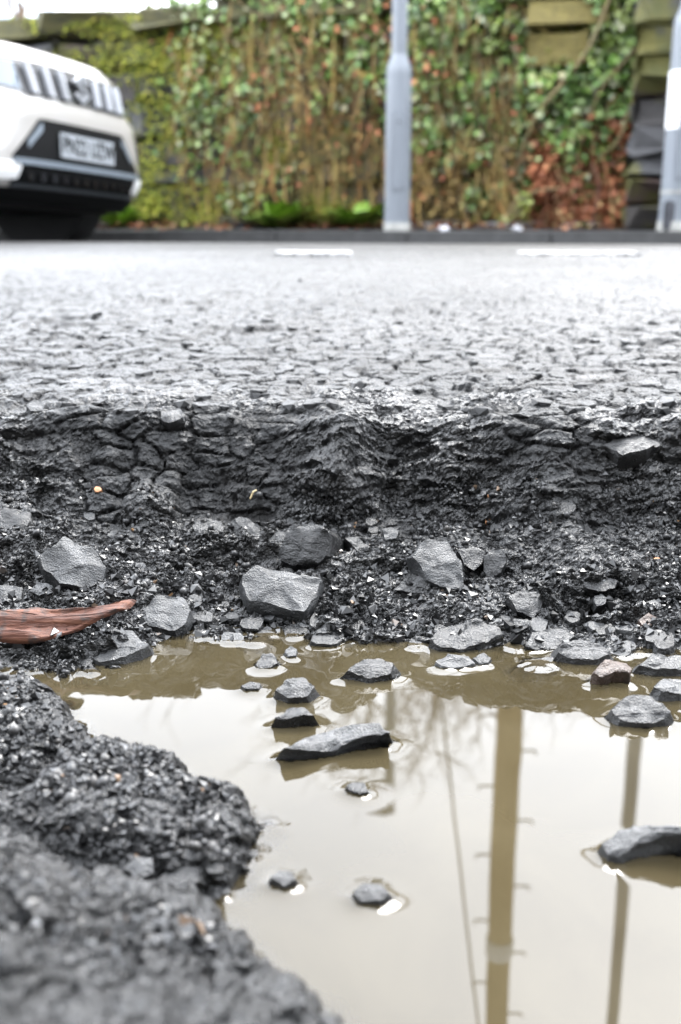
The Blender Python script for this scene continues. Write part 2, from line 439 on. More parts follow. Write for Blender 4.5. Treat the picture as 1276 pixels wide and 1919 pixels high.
STONES = []
def stone(poly, tilt=25, thick=.02, mat=ST_MID, label=None, lift=.35, yaw=0, seed=0, name='stone', z=None, dome=.12, n=36, parent=None, cat='stone', group=None, ridge=None, amp=1.0, flare=0.0):
    """a broken stone whose upper face has the outline seen in the photograph; it rests on the ground under it"""
    cx = sum(p[0] for p in poly) / len(poly); cy = sum(p[1] for p in poly) / len(poly)
    if z is None: c = hit(cx, max(cy, max(p[1] for p in poly) * .35 + cy * .65))
    else: c = Vector((*at_z(cx, cy, z), z))
    nrm = Vector((math.sin(R(yaw)) * math.sin(R(tilt)), -math.cos(R(yaw)) * math.sin(R(tilt)), math.cos(R(tilt))))
    a, b, cc = ray(cx, cy); t = c.y / b; c0 = Vector((a * t, b * t, CAMZ + cc * t))
    c0 = c0 + Vector((a, b, cc)).normalized() * (-lift * thick)
    def onpl(px, py):
        d = Vector(ray(px, py)); o = Vector((0, 0, CAMZ)); return o + d * ((c0 - o).dot(nrm) / d.dot(nrm))
    P = resample(poly, n); top = [onpl(p.x, p.y) for p in P]; ctr = sum(top, Vector()) / n
    r = random.Random(seed * 13 + 5)
    size = max((p - ctr).length for p in top)
    rings = [(.18, dome * .3, 1), (.36, dome * .26, 1), (.54, dome * .2, 1), (.72, dome * .12, 1), (.87, dome * .05, 1), (.965, 0, 1), (1.0, -.10, 1), (1.03 + flare * .35, -.32, 1), (1.05 + flare, -.6, 1), (.75 + flare, -1.05, 1)]
    vs = [ctr + nrm * dome * .3 * thick]
    off = Vector((r.uniform(-50, 50), r.uniform(-50, 50), 0))
    for q, d, _ in rings:
        for p in top: vs.append(ctr + (p - ctr) * q + nrm * (d * thick))
    vs.append(ctr - nrm * thick * 1.05)
    A = np.array([tuple(v) for v in vs]); s1 = 1 / max(size, .004)
    loc = A - np.array(tuple(ctr))
    e1 = np.array(tuple(nrm.cross(Vector((0, 0, 1))) if nrm.z < .98 else Vector((1, 0, 0)))); e1 /= np.linalg.norm(e1) + 1e-9
    e2 = np.cross(np.array(tuple(nrm)), e1); uu = loc @ e1; vv = loc @ e2; hh = loc @ np.array(tuple(nrm))
    k = amp * min(size * .11, .0038)
    nz = fbm(uu * s1 * 1.6 + off.x, vv * s1 * 1.6 + hh * s1 * 1.9 + off.y, 4, seed)
    nx = fbm(uu * s1 * 2.2 - off.x, hh * s1 * 2.2 + vv * s1 - off.y, 3, seed + 9)
    rw = np.array([0.0] + [min(1, max(0, (q[0] - .3) * 2)) for q in rings for _ in range(n)] + [1.0])
    nz = nz + .4 * rw * fbm(uu * s1 * 7 + off.y, vv * s1 * 7 + hh * s1 * 5 + off.x, 3, seed + 4)
    if ridge: nz = nz * .6 + 1.1 * fbm(uu * s1 * ridge[0] + off.x, vv * s1 * ridge[1] + off.y, 3, seed + 3)
    A = A + np.outer(nz * k, np.array(tuple(nrm))) + np.outer(nx * k * .9, e1) + np.outer(vn(vv * s1 * 3, hh * s1 * 3 + off.x, seed) * k * .7, e2)
    fs = []
    for i in range(n): fs.append((0, 1 + i, 1 + (i + 1) % n))
    for q in range(len(rings) - 1):
        for i in range(n):
            u0 = 1 + q * n + i; u1 = 1 + q * n + (i + 1) % n; v0 = u0 + n; v1 = u1 + n
            fs.append((u0, v0, v1, u1))
    last = 1 + (len(rings) - 1) * n
    for i in range(n): fs.append((last + i, len(A) - 1, last + (i + 1) % n))
    base = Vector((ctr.x, ctr.y, float(A[:, 2].min())))
    # local axes follow the stone's upper face so its grain runs along it
    M = Matrix((Vector(e1), Vector(e2), nrm)).transposed()
    me = bpy.data.meshes.new(name); me.from_pydata([M.transposed() @ (Vector(p) - base) for p in A], [], fs); me.update()
    bm = bmesh.new(); bm.from_mesh(me)
    for ed in bm.edges: ed.smooth = ed.calc_face_angle(0) < R(26)
    for fc_ in bm.faces: fc_.smooth = True
    bm.to_mesh(me); bm.free()
    o = link(name, me, mat, parent, base); o.rotation_euler = M.to_euler()
    if not parent: tag(o, label, cat, group)
    STONES.append((o, A, fs))
    return o

H = 'stone'
big = [
 ([(72, 1045), (118, 1000), (175, 1032), (202, 1062), (190, 1092), (158, 1105), (112, 1096), (84, 1072)], 48, .022, ST_PALE, 'large pale angular slab of stone lying above the red-brown wood splinter', 10),
 ([(520, 1030), (548, 984), (598, 984), (618, 1000), (615, 1040), (592, 1062), (545, 1066), (522, 1056)], 68, .032, ST_DARK, 'thick dark block of stone perched above the long pale slab', -25),
 ([(448, 1080), (470, 1066), (520, 1070), (560, 1078), (602, 1090), (590, 1128), (575, 1146), (520, 1136), (462, 1128), (452, 1105)], 38, .018, ST_PALE, 'long pale flat slab just below the dark block of stone', 5),
 ([(770, 1040), (800, 1012), (838, 1015), (868, 1050), (868, 1095), (862, 1114), (826, 1102), (796, 1086), (785, 1062)], 55, .020, ST_PALE, 'tall pale five-sided slab leaning against the pothole bank', 12),
 ([(738, 1108), (768, 1070), (795, 1080), (812, 1098), (800, 1112), (765, 1112)], 45, .014, ST_MID, 'half-buried grey triangle of stone at the foot of the tall five-sided slab', -5),
 ([(908, 1040), (922, 1026), (944, 1028), (948, 1050), (936, 1075), (914, 1088), (906, 1070)], 60, .016, ST_MID, 'small upright grey stone beside the tall five-sided slab', -15),
 ([(855, 1030), (890, 1024), (912, 1034), (905, 1056), (885, 1068), (868, 1052)], 45, .018, ST_DARK, 'dark wedge of stone between the tall slab and the small upright stone', 0),
 ([(645, 1008), (670, 1004), (715, 1036), (716, 1046), (688, 1048), (668, 1034)], 45, .012, ST_MID, 'narrow grey flake of stone beside the thick dark block', 20),
 ([(716, 992), (732, 986), (748, 994), (744, 1010), (722, 1014)], 45, .010, ST_PALE, 'little pale lump above the narrow grey flake', 0),
 ([(432, 978), (455, 970), (488, 984), (492, 1010), (470, 1016), (440, 1008)], 50, .018, ST_MID, 'square grey stone set in the bank beside the thick dark block', -10),
 ([(360, 985), (382, 972), (415, 978), (418, 998), (395, 1008), (365, 1002)], 42, .016, ST_DARK, 'rounded dark stone in the bank near the square grey stone', 5),
 ([(495, 1020), (522, 992), (545, 985), (535, 1012), (515, 1040), (498, 1034)], 48, .014, ST_DARK, 'dark splintered stone tucked against the thick dark block', -20),
 ([(262, 1140), (300, 1118), (345, 1118), (358, 1142), (350, 1168), (330, 1184), (285, 1174), (264, 1165)], 38, .018, ST_PALE, 'pale square stone at the waterline between the wood splinter and long slab', 0),
 ([(170, 1228), (182, 1196), (208, 1178), (248, 1186), (284, 1208), (260, 1224), (215, 1240), (185, 1242)], 22, .014, ST_PALE, 'smooth pale pointed stone lying in the brown water below the wood splinter', 0),
 ([(952, 1120), (970, 1104), (1002, 1106), (1020, 1124), (1012, 1146), (998, 1158), (968, 1146)], 48, .018, ST_MID, 'rounded ribbed grey stone in the rubble above the shoreline', 5),
 ([(1114, 1116), (1128, 1111), (1137, 1118), (1135, 1131), (1118, 1136), (1112, 1126)], 40, .010, ST_PALE, 'small pale cube-shaped stone in the dark rubble', 0),
 ([(1210, 1128), (1226, 1122), (1240, 1130), (1238, 1148), (1220, 1152)], 40, .012, ST_MID, 'small round grey stone above the little brown stone', 0),
 ([(1196, 1160), (1214, 1148), (1234, 1158), (1228, 1172), (1204, 1174)], 35, .010, ST_BROWN, 'little reddish-brown stone in the rubble', 0),
 ([(980, 1212), (1000, 1186), (1055, 1178), (1080, 1190), (1050, 1212), (1010, 1220)], 25, .014, ST_MID, 'flat bluish wet stone lying along the shoreline', 0),
 ([(1042, 1226), (1052, 1204), (1085, 1196), (1125, 1204), (1148, 1226), (1120, 1240), (1075, 1238)], 28, .016, ST_MID, 'blue-grey knobbly stone sitting in the edge of the water', 0),
 ([(1112, 1260), (1130, 1237), (1160, 1236), (1184, 1252), (1180, 1262), (1150, 1258), (1128, 1268)], 22, .024, ST_BROWN, 'brownish humped stone standing in the brown water', 10),
 ([(1146, 1326), (1180, 1302), (1215, 1302), (1260, 1332), (1250, 1350), (1210, 1358), (1165, 1352)], 28, .018, ST_MID, 'speckled grey stone where brown water meets white reflection', 0),
 ([(1224, 1288), (1245, 1272), (1276, 1274), (1300, 1286), (1276, 1300), (1240, 1300)], 20, .012, ST_PALE, 'low white-rimmed stone in the brown water beside the humped stone', 0),
 ([(1195, 1246), (1215, 1226), (1280, 1222), (1320, 1236), (1290, 1254), (1230, 1254)], 15, .012, ST_MID, 'flat wet slab at the shoreline beyond the white-rimmed stone', 0),
 ([(945, 1270), (985, 1232), (1045, 1230), (1055, 1262), (1030, 1290), (970, 1296)], 12, .016, ST_MID, 'drowned stone showing through the shallow brown water', 0),
 ([(648, 1258), (675, 1238), (715, 1234), (742, 1244), (735, 1262), (690, 1270)], 20, .012, ST_DARK, 'flat dark stone with gritty top awash in brown water', 0),
 ([(518, 1292), (535, 1274), (570, 1272), (592, 1288), (578, 1304), (540, 1306)], 25, .014, ST_MID, 'glinting grey stone at the edge of the white reflection', 0),
 ([(514, 1344), (538, 1328), (572, 1328), (590, 1340), (560, 1342), (532, 1346)], 14, .016, ST_DARK, 'small dark leaf-shaped stone poking out of the puddle', 0),
 ([(530, 1404), (580, 1374), (640, 1355), (712, 1356), (740, 1376), (712, 1372), (672, 1382), (620, 1398), (565, 1404)], 20, .026, ST_PALE, 'largest stone in the puddle, long and tapering to a point', 12),
 ([(648, 1474), (662, 1464), (682, 1466), (692, 1482), (672, 1488)], 20, .008, ST_DARK, 'small dark stone showing at the surface in front of the largest puddle stone', 0),
 ([(308, 1372), (320, 1363), (334, 1366), (334, 1378), (316, 1380)], 30, .008, ST_DARK, 'tiny stone alone in the white reflection near the broken tarmac', 0),
 ([(452, 1284), (468, 1277), (488, 1280), (484, 1290), (460, 1291)], 20, .007, ST_MID, 'flat sliver of stone breaking the surface below the bank', 0),
 ([(476, 1244), (492, 1226), (512, 1226), (524, 1242), (505, 1252), (485, 1252)], 25, .010, ST_DARK, 'dark pebble ringed with white water', 0),
 ([(532, 1222), (543, 1210), (556, 1216), (554, 1230), (538, 1232)], 25, .008, ST_PALE, 'small pale pebble beside the dark ringed pebble', 0),
 ([(816, 1242), (840, 1228), (880, 1232), (892, 1244), (860, 1252), (830, 1250)], 14, .008, ST_PALE, 'long flat white-edged pebble in the brown water', 0),
 ([(886, 1234), (905, 1222), (922, 1232), (916, 1242), (896, 1244)], 18, .008, ST_MID, 'oval pebble touching the long white-edged one', 0),
 ([(1122, 1582), (1150, 1558), (1215, 1546), (1290, 1546), (1320, 1556), (1250, 1570), (1200, 1584), (1158, 1606), (1136, 1604)], 22, .028, ST_PALE, 'big wedge-shaped stone half out of the puddle beside the pole reflection', -25),
 ([(662, 1672), (682, 1654), (714, 1656), (732, 1676), (712, 1692), (678, 1690)], 18, .010, ST_MID, 'blurred drowned pebble in the open milky water', 0),
 ([(505, 1646), (522, 1632), (546, 1634), (556, 1650), (532, 1660)], 18, .009, ST_MID, 'drowned pebble off the tip of the broken tarmac lump', 0),
 ([(444, 1600), (460, 1590), (484, 1594), (482, 1608), (456, 1612)], 25, .009, ST_DARK, 'bluish pebble in the water against the broken tarmac lump', 0),
 ([(290, 1650), (320, 1628), (368, 1626), (380, 1650), (345, 1664), (312, 1672)], 30, .012, ST_MID, 'curved pale stone on the near broken tarmac', 0),
 ([(232, 1628), (250, 1606), (286, 1610), (288, 1636), (258, 1648)], 35, .012, ST_PALE, 'blue-white stone wedged below the broken tarmac lump', 0),
 ([(50, 1232), (62, 1206), (75, 1206), (72, 1234), (56, 1240)], 40, .008, ST_PALE, 'pale blue-grey cube of stone beneath the wood splinter', 0),
 ([(112, 1256), (130, 1240), (170, 1236), (188, 1262), (160, 1276), (128, 1274)], 25, .012, ST_DARK, 'dark jagged stone at the tip of the tarmac edge', 0),
 ([(-20, 1105), (10, 1094), (42, 1102), (40, 1124), (0, 1132)], 38, .014, ST_MID, 'grey stone just above the blunt end of the wood splinter', 0),
 ([(54, 1108), (72, 1090), (98, 1096), (100, 1110), (74, 1118)], 40, .012, ST_PALE, 'small pale stone under the large angular slab', 0),
 ([(-20, 975), (10, 950), (55, 958), (62, 990), (30, 1000), (-15, 998)], 45, .018, ST_DARK, 'dark stone in the bank above the large angular slab', 0),
 ([(800, 1200), (835, 1172), (890, 1160), (940, 1172), (945, 1188), (905, 1205), (860, 1216), (825, 1212)], 24, .016, ST_DARK, 'broad dark gritty shelf of stone running into the water', 0),
 ([(1085, 1086), (1110, 1078), (1165, 1084), (1150, 1100), (1120, 1108), (1098, 1100)], 35, .012, ST_DARK, 'thin dark slab lying across the rubble above the small cube stone', 0),
 ([(990, 1096), (1020, 1086), (1060, 1094), (1084, 1108), (1050, 1108), (1010, 1100)], 40, .010, ST_DARK, 'thin dark curved flake above the rounded ribbed stone', 0),
 ([(945, 1168), (962, 1156), (992, 1162), (990, 1176), (966, 1186), (948, 1180)], 35, .010, ST_MID, 'small flat stone between the ribbed stone and the shoreline', 0),
 ([(1130, 835), (1160, 812), (1215, 812), (1240, 828), (1215, 846), (1160, 850)], 30, .020, ST_MID, 'smooth rounded stone set in the broken road edge', 0),
 ([(300, 770), (318, 762), (338, 768), (345, 784), (318, 792), (302, 786)], 40, .012, ST_MID, 'grey stone in the crumbling lip of the pothole', 0),
 ([(48, 758), (66, 748), (86, 756), (80, 770), (58, 772)], 40, .010, ST_PALE, 'pale stone standing out of the crumbling lip', 0),
]
for i, (P, tilt, th, mat, lab, yaw) in enumerate(big):
    cy = sum(p[1] for p in P) / len(P)
    z = None
    if 'drowned' in lab: z = .0035 if cy > 1400 else -.003
    elif th > .022 and cy > 1215: z = .0078
    elif cy > 1215 and 'tarmac' not in lab and 'splinter' not in lab: z = .003 if th < .011 else .007
    if z is None: th *= 1.15; tilt *= .9
    stone(P, tilt, th, mat, lab, yaw=yaw, seed=i + 1, z=z, amp=1.35, flare=0 if z is None else .22, lift=.5 if z is None else .12)

# small stones one can still pick out
def scatter(nn, box, size, mats, label, group, seed, tilt=(20, 55)):
    r = random.Random(seed); k = 0
    while k < nn:
        x, y = r.uniform(box[0], box[2]), r.uniform(box[1], box[3])
        s = r.uniform(*size) * (1 if r.random() > .2 else 1.4)
        stone(blob(x, y, s, s * r.uniform(.5, .85), seed * 1000 + k, 7), r.uniform(*tilt), s / 3000 * r.uniform(.35, .6), r.choice(mats), label, yaw=r.uniform(-40, 40), seed=seed * 100 + k, n=12, group=group, lift=.6)
        k += 1
scatter(60, (0, 960, 700, 1180), (13, 26), [ST_MID, ST_DARK, ST_DARK, ST_MID, ST_PALE], 'small angular stone in the black rubble slope of the pothole bank', 'small stones in the rubble slope', 3)
scatter(60, (640, 940, 1276, 1185), (12, 24), [ST_MID, ST_DARK, ST_DARK, ST_MID], 'small angular stone in the black rubble slope of the pothole bank', 'small stones in the rubble slope', 4)
scatter(64, (250, 1150, 1276, 1215), (20, 52), [ST_MID, ST_PALE, ST_MID, ST_PALE, ST_DARK], 'wet pebble in the strip of stones along the shoreline', 'pebbles along the shoreline', 5, (8, 22))
scatter(46, (300, 1200, 1276, 1262), (14, 40), [ST_MID, ST_PALE, ST_DARK], 'low wet pebble rimmed by the shallow brown water', 'pebbles in the shallow brown water', 15, (5, 18))
scatter(20, (0, 1190, 130, 1262), (14, 30), [ST_MID, ST_PALE, ST_DARK], 'pebble between the wood splinter and the broken tarmac edge', 'pebbles below the wood splinter', 6, (15, 40))
scatter(34, (300, 1640, 520, 1720), (16, 34), [ST_MID, ST_PALE, ST_DARK], 'loose pebble on the water edge of the near tarmac slab', 'pebbles on the near tarmac edge', 8, (10, 35))
scatter(22, (480, 1740, 800, 1880), (18, 42), [ST_MID, ST_PALE, ST_DARK], 'loose pebble on the water edge of the near tarmac slab', 'pebbles on the near tarmac edge', 9, (10, 35))

# chippings standing proud of the worn road: parts of the road
r = random.Random(77); protoc = []
for q in range(10):
    bm = bmesh.new(); bmesh.ops.create_icosphere(bm, subdivisions=1, radius=1)
    for v in bm.verts:
        v.co = Vector((v.co.x * r.uniform(.75, 1.1), v.co.y * r.uniform(.7, 1.0), max(-.6, min(.34, v.co.z)) + r.uniform(-.05, .05)))
    me = bpy.data.meshes.new('chipping'); bm.to_mesh(me); bm.free(); me.materials.append(ST_PALE if q % 2 else ST_MID); protoc.append(me)
n_ch = 0
cxs = [r.uniform(-60, 1336) for _ in range(290)]; cys = [r.uniform(585, 775) for _ in range(290)]
for a, b in zip(cxs, cys):
    p = hit(a, b); zz = float(ground(np.array([p.x]), np.array([p.y]))[0][0])
    s = r.uniform(.005, .0115)
    o = link('chipping', r.choice(protoc), None, road, (p.x, p.y, zz - .0002)); o.scale = (s, s * r.uniform(.7, 1), s * r.uniform(.45, .7))
    o.rotation_euler = (r.uniform(-.1, .3), r.uniform(-.2, .2), r.uniform(0, 6))

# loose grit
def grit(n, box, smin, smax, seed, thr=None):
    g = np.random.RandomState(seed)
    px = g.uniform(box[0], box[2], n); py = g.uniform(box[1], box[3], n)
    # photo pixel to ground, vectorised march
    xc = (px - 638) / F; yc = (959.5 - py) / F
    bx, by, bz = xc, math.cos(PITCH) + math.sin(PITCH) * yc, -math.sin(PITCH) + math.cos(PITCH) * yc
    T = np.full(n, .2); done = np.zeros(n, bool); Tn = T.copy(); live = np.arange(n); prev = np.full(n, 1.0)
    for i in range(85):
        Tl = T[live]; zz, _, _ = ground(bx[live] * Tl, by[live] * Tl, False); gap = CAMZ + bz[live] * Tl - zz; h = gap < 0
        k_ = live[h]; Tn[k_] = T[k_] - .014 * gap[h] / (gap[h] - prev[k_]); done[k_] = True
        prev[live] = gap; live = live[~h]; T[live] += .014
        if len(live) == 0: break
    x, y = bx * Tn + g.normal(0, .003, n), by * Tn + g.normal(0, .003, n)
    z, _, t = ground(x, y)
    m = done & (z > -.006)
    if thr is not None: m &= fbm(x * 18, y * 18, 3, 200) > thr
    return x[m], y[m], z[m], g.uniform(smin, smax, m.sum()) * g.choice([.6, 1, 1, 1.6], m.sum())
OCT = np.array([(1, 0, 0), (0, 1, 0), (-1, 0, 0), (0, -1, 0), (0, 0, 1), (0, 0, -1)], float)
OF = np.array([(0, 1, 4), (1, 2, 4), (2, 3, 4), (3, 0, 4), (1, 0, 5), (2, 1, 5), (3, 2, 5), (0, 3, 5)])
parts = [grit(13000, (-80, 900, 1356, 1215), .0007, .0020, 1, -.1), grit(900, (-80, 800, 1356, 900), .0006, .0013, 2, .1), grit(7000, (-60, 1215, 500, 1640), .0007, .0018, 3, -.15), grit(3500, (-60, 1600, 760, 1919), .0007, .0017, 6, -.1),
         grit(1600, (0, 1090, 1276, 1230), .0012, .0030, 4), grit(900, (150, 1600, 800, 1900), .0012, .003, 5, 0)]
gx_, gy_, gz_, gs_ = [np.concatenate([p[i] for p in parts]) for i in range(4)]
n = len(gx_); g = np.random.RandomState(5)
J = OCT[None] * g.uniform(.55, 1.25, (n, 6, 1)) + g.normal(0, .22, (n, 6, 3)); J[:, :, 2] *= .75; J = spin(J, g)
ang = g.uniform(0, 6.28, n); ca, sa = np.cos(ang)[:, None], np.sin(ang)[:, None]
GV = np.stack([(J[:, :, 0] * ca - J[:, :, 1] * sa) * gs_[:, None] + gx_[:, None], (J[:, :, 0] * sa + J[:, :, 1] * ca) * gs_[:, None] + gy_[:, None], J[:, :, 2] * gs_[:, None] + (gz_ + gs_ * .25)[:, None]], -1).reshape(-1, 3)
GF = (OF[None] + (np.arange(n) * 6)[:, None, None]).reshape(-1, 3)
tag(link('grit', np_mesh('grit', GV, GF), GRIT), 'loose black grit covering the pothole bank', 'grit', kind='stuff')

# stones set in the broken face of the tarmac
pa = [grit(700, (-80, 940, 1356, 1130), .0012, .0026, 21), grit(420, (-60, 1240, 500, 1640), .0014, .0028, 23)]
ax, ay, az, as_ = [np.concatenate([p[i] for p in pa]) for i in range(4)]
bm = bmesh.new(); bmesh.ops.create_icosphere(bm, subdivisions=1, radius=1); bm.verts.ensure_lookup_table()
ICO = np.array([tuple(v.co) for v in bm.verts]); ICF = np.array([[v.index for v in f.verts] for f in bm.faces]); bm.free()
n = len(ax); g = np.random.RandomState(15); sc3 = g.uniform(.6, 1.15, (n, 1, 3)); sc3[:, :, 2] *= .75
J = ICO[None] * sc3 * g.uniform(.8, 1.15, (n, len(ICO), 1)); J = spin(J, g); ang = g.uniform(0, 6.28, n); ca, sa = np.cos(ang)[:, None], np.sin(ang)[:, None]
AV = np.stack([(J[:, :, 0] * ca - J[:, :, 1] * sa) * as_[:, None] + ax[:, None], (J[:, :, 0] * sa + J[:, :, 1] * ca) * as_[:, None] + ay[:, None] - (as_ * .15)[:, None], J[:, :, 2] * as_[:, None] + az[:, None]], -1).reshape(-1, 3)
AGG = m_island('tar_coated_stone', [(0, (.005, .005, .0055)), (.6, (.012, .012, .0125)), (.85, (.03, .031, .032)), (1, (.05, .047, .044))], .42, 0)
link('aggregate', np_mesh('aggregate', AV, (ICF[None] + (np.arange(n) * len(ICO))[:, None, None]).reshape(-1, 3), True), AGG, road)['kind'] = 'stuff'

# red-brown splinter of wood, leaf scraps, straw
m = Mat('red_wood'); fib = m.noise(180, 5, .65, stretch=(.12, 1.6, 1.2))
WOOD = m.set(col=m.mix(m.ramp(m.noise(70, 5, .7), [(.5, 0.0), (.62, .85)]), (m.ramp(fib, [(.25, (.022, .007, .004)), (.5, (.09, .028, .013)), (.8, (.19, .078, .04))])), (.012, .010, .009)), rough=.7, normal=m.bump(fib, .8, .0025))
wood = stone([(-60, 1140), (0, 1146), (60, 1134), (120, 1140), (190, 1136), (246, 1121), (225, 1146), (170, 1165), (110, 1186), (60, 1196), (15, 1196), (-60, 1190)], 30, .0035, WOOD,
             'red-brown fibrous splinter of wood lying on the rubble', seed=91, name='wood_splinter', cat='wood', n=60, lift=8.5, ridge=(1.2, 9), amp=1.1)
LEAFBIT = m_simple('orange_scrap', (.42, .2, .09), .6, var=.4, sc=300)
STRAW = m_simple('straw', (.5, .4, .22), .6, var=.2)
for i, (a, b, s, lab) in enumerate([(1232, 1050, 18, 'crumbly orange scrap of leaf on the dark bank'), (1050, 1070, 22, 'flat pale orange scrap above the ribbed stone'), (183, 917, 15, 'little orange scrap high on the bank above the angular slab'),
                                    (918, 928, 12, 'tiny orange scrap under the overhanging road edge'), (28, 960, 18, 'cream fleck lying on the dark stone in the bank'), (915, 976, 12, 'tiny red-orange scrap below the overhang'), (1188, 1004, 16, 'pale cream scrap on the dark bank')]):
    stone(blob(a, b, s, s * .7, 900 + i, 7), 40, .004, LEAFBIT if 'cream' not in lab else STRAW, lab, seed=300 + i, n=10, name='leaf_scrap', cat='leaf scrap', lift=.8)
p0, p1 = hit(470, 942), hit(482, 926)
tag(MB().tube([p0 + Vector((0, -.004, .004)), (p0 + p1) / 2 + Vector((0, -.004, .006)), p1 + Vector((0, -.004, .004))], .0007, 5).build('straw_stalk', STRAW), 'short pale stalk of straw stuck to the bank', 'straw')

# ------------------------------------------------------------------ water with the rise of its surface at stones and shore
STEP = .0013
wx = np.arange(-.34, .46, STEP); wy = np.arange(.20, .74, STEP)
WX, WY = np.meshgrid(wx, wy)
gz, _, _ = ground(WX, WY)
top = gz.copy()
for o, A, fs in STONES:
    lo, hi = A.min(0), A.max(0)
    if hi[2] < -.002 or lo[2] > .02 or hi[1] < .2 or lo[1] > .74: continue
    i0, i1 = np.searchsorted(wx, [lo[0], hi[0]]); j0, j1 = np.searchsorted(wy, [lo[1], hi[1]])
    bv = BVHTree.FromPolygons([tuple(p) for p in A], fs)
    for j in range(j0, j1):
        for i in range(i0, i1):
            h = bv.ray_cast(Vector((wx[i], wy[j], .3)), Vector((0, 0, -1)))
            if h[0] is not None and h[0].z > top[j, i]: top[j, i] = h[0].z
dry = top > 0
dist = np.where(dry, 0.0, 9.0)
for it in range(12):
    for dx, dy, c in ((1, 0, 1), (-1, 0, 1), (0, 1, 1), (0, -1, 1), (1, 1, 1.41), (1, -1, 1.41), (-1, 1, 1.41), (-1, -1, 1.41)):
        q = np.roll(np.roll(dist, dx, 1), dy, 0) + c
        dist = np.minimum(dist, q)
men = .0015 * np.exp(-dist * STEP / .0030)
for it in range(3): men = (men * 4 + 2 * (np.roll(men, 1, 0) + np.roll(men, -1, 0) + np.roll(men, 1, 1) + np.roll(men, -1, 1)) + np.roll(np.roll(men, 1, 0), 1, 1) + np.roll(np.roll(men, 1, 0), -1, 1) + np.roll(np.roll(men, -1, 0), 1, 1) + np.roll(np.roll(men, -1, 0), -1, 1)) / 16
WZ = men + .00003 * fbm(WX * 16, WY * 16, 2, 400)
depth = np.clip(-top, 0, 1)
keep = (top < .0018)
wi = np.arange(WX.size).reshape(WX.shape)
kq = keep[:-1, :-1] | keep[1:, :-1] | keep[:-1, 1:] | keep[1:, 1:]
wf = np.stack([wi[:-1, :-1], wi[:-1, 1:], wi[1:, 1:], wi[1:, :-1]], -1)[kq]
used, inv = np.unique(wf, return_inverse=True)
wv = np.stack([WX, WY, WZ], -1).reshape(-1, 3)[used]
wme = np_mesh('puddle_water', wv, inv.reshape(-1, 4), True)
a = wme.attributes.new('depth', 'FLOAT', 'POINT'); a.data.foreach_set('value', depth.reshape(-1)[used].astype(np.float32))
m = Mat('muddy_water'); t = m.t
dep = m.n('ShaderNodeAttribute', attribute_name='depth').outputs['Fac']
turb = m.math('SUBTRACT', 1.0, m.math('POWER', 2.718, m.math('MULTIPLY', dep, -260.0)))
turb = m.math('ADD', m.math('MULTIPLY', turb, .82), .18)
mud = m.ramp(m.noise(14, 4, dist=.6), [(.35, (.028, .0222, .0115)), (.65, (.037, .0302, .0168))])
df = m.n('ShaderNodeBsdfDiffuse'); m.l(mud, df.inputs[0]); tr = m.n('ShaderNodeBsdfTransparent'); tr.inputs[0].default_value = (.95, .86, .68, 1)
gl = m.n('ShaderNodeBsdfGlossy'); gl.inputs['Roughness'].default_value = .0
fr = m.n('ShaderNodeFresnel'); fr.inputs[0].default_value = 1.48
mx1 = m.n('ShaderNodeMixShader'); m.l(turb, mx1.inputs[0]); m.l(tr.outputs[0], mx1.inputs[1]); m.l(df.outputs[0], mx1.inputs[2])
mx2 = m.n('ShaderNodeMixShader'); m.l(fr.outputs[0], mx2.inputs[0]); m.l(mx1.outputs[0], mx2.inputs[1]); m.l(gl.outputs[0], mx2.inputs[2])
m.l(mx2.outputs[0], m.o.inputs[0]); t.nodes.remove(m.b)
tag(link('puddle_water', wme, m.m), 'milky brown rainwater lying in the pothole', kind='structure')

# ------------------------------------------------------------------ far side of the road
WHITE_PAINT = Mat('road_paint')
WHITE_PAINT = WHITE_PAINT.set(col=WHITE_PAINT.ramp(WHITE_PAINT.noise(30, 5), [(.35, .12), (.6, .5)]), rough=.45)
def dash(x0, x1, s=3.25, wd=.12):
    nx = 14; vs = []
    for wv_ in (0, 1):
        for i in range(nx):
            x = x0 + (x1 - x0) * i / (nx - 1); y = s - .38 * x * .15 + wd * (wv_ - .5) + .012 * math.sin(i * 2.3 + wv_) ; vs.append((x, y))
    arr = np.array(vs); z, _, _ = ground(arr[:, 0], arr[:, 1], False)
    mb = MB(); mb.add([(p[0], p[1], q + .009) for p, q in zip(vs, z)] + [(p[0], p[1], q - .005) for p, q in zip(vs, z)],
        [(i, i + 1, nx + i + 1, nx + i) for i in range(nx - 1)] + [(i + 1, i, 2 * nx + i, 2 * nx + i + 1) for i in range(nx - 1)])
    return mb.build('lane_dash', WHITE_PAINT, road)
for a_, b_ in ((-.193, .033), (.525, .76), (.772, .86), (1.5, 1.85), (2.4, 2.75)): dash(a_, b_)

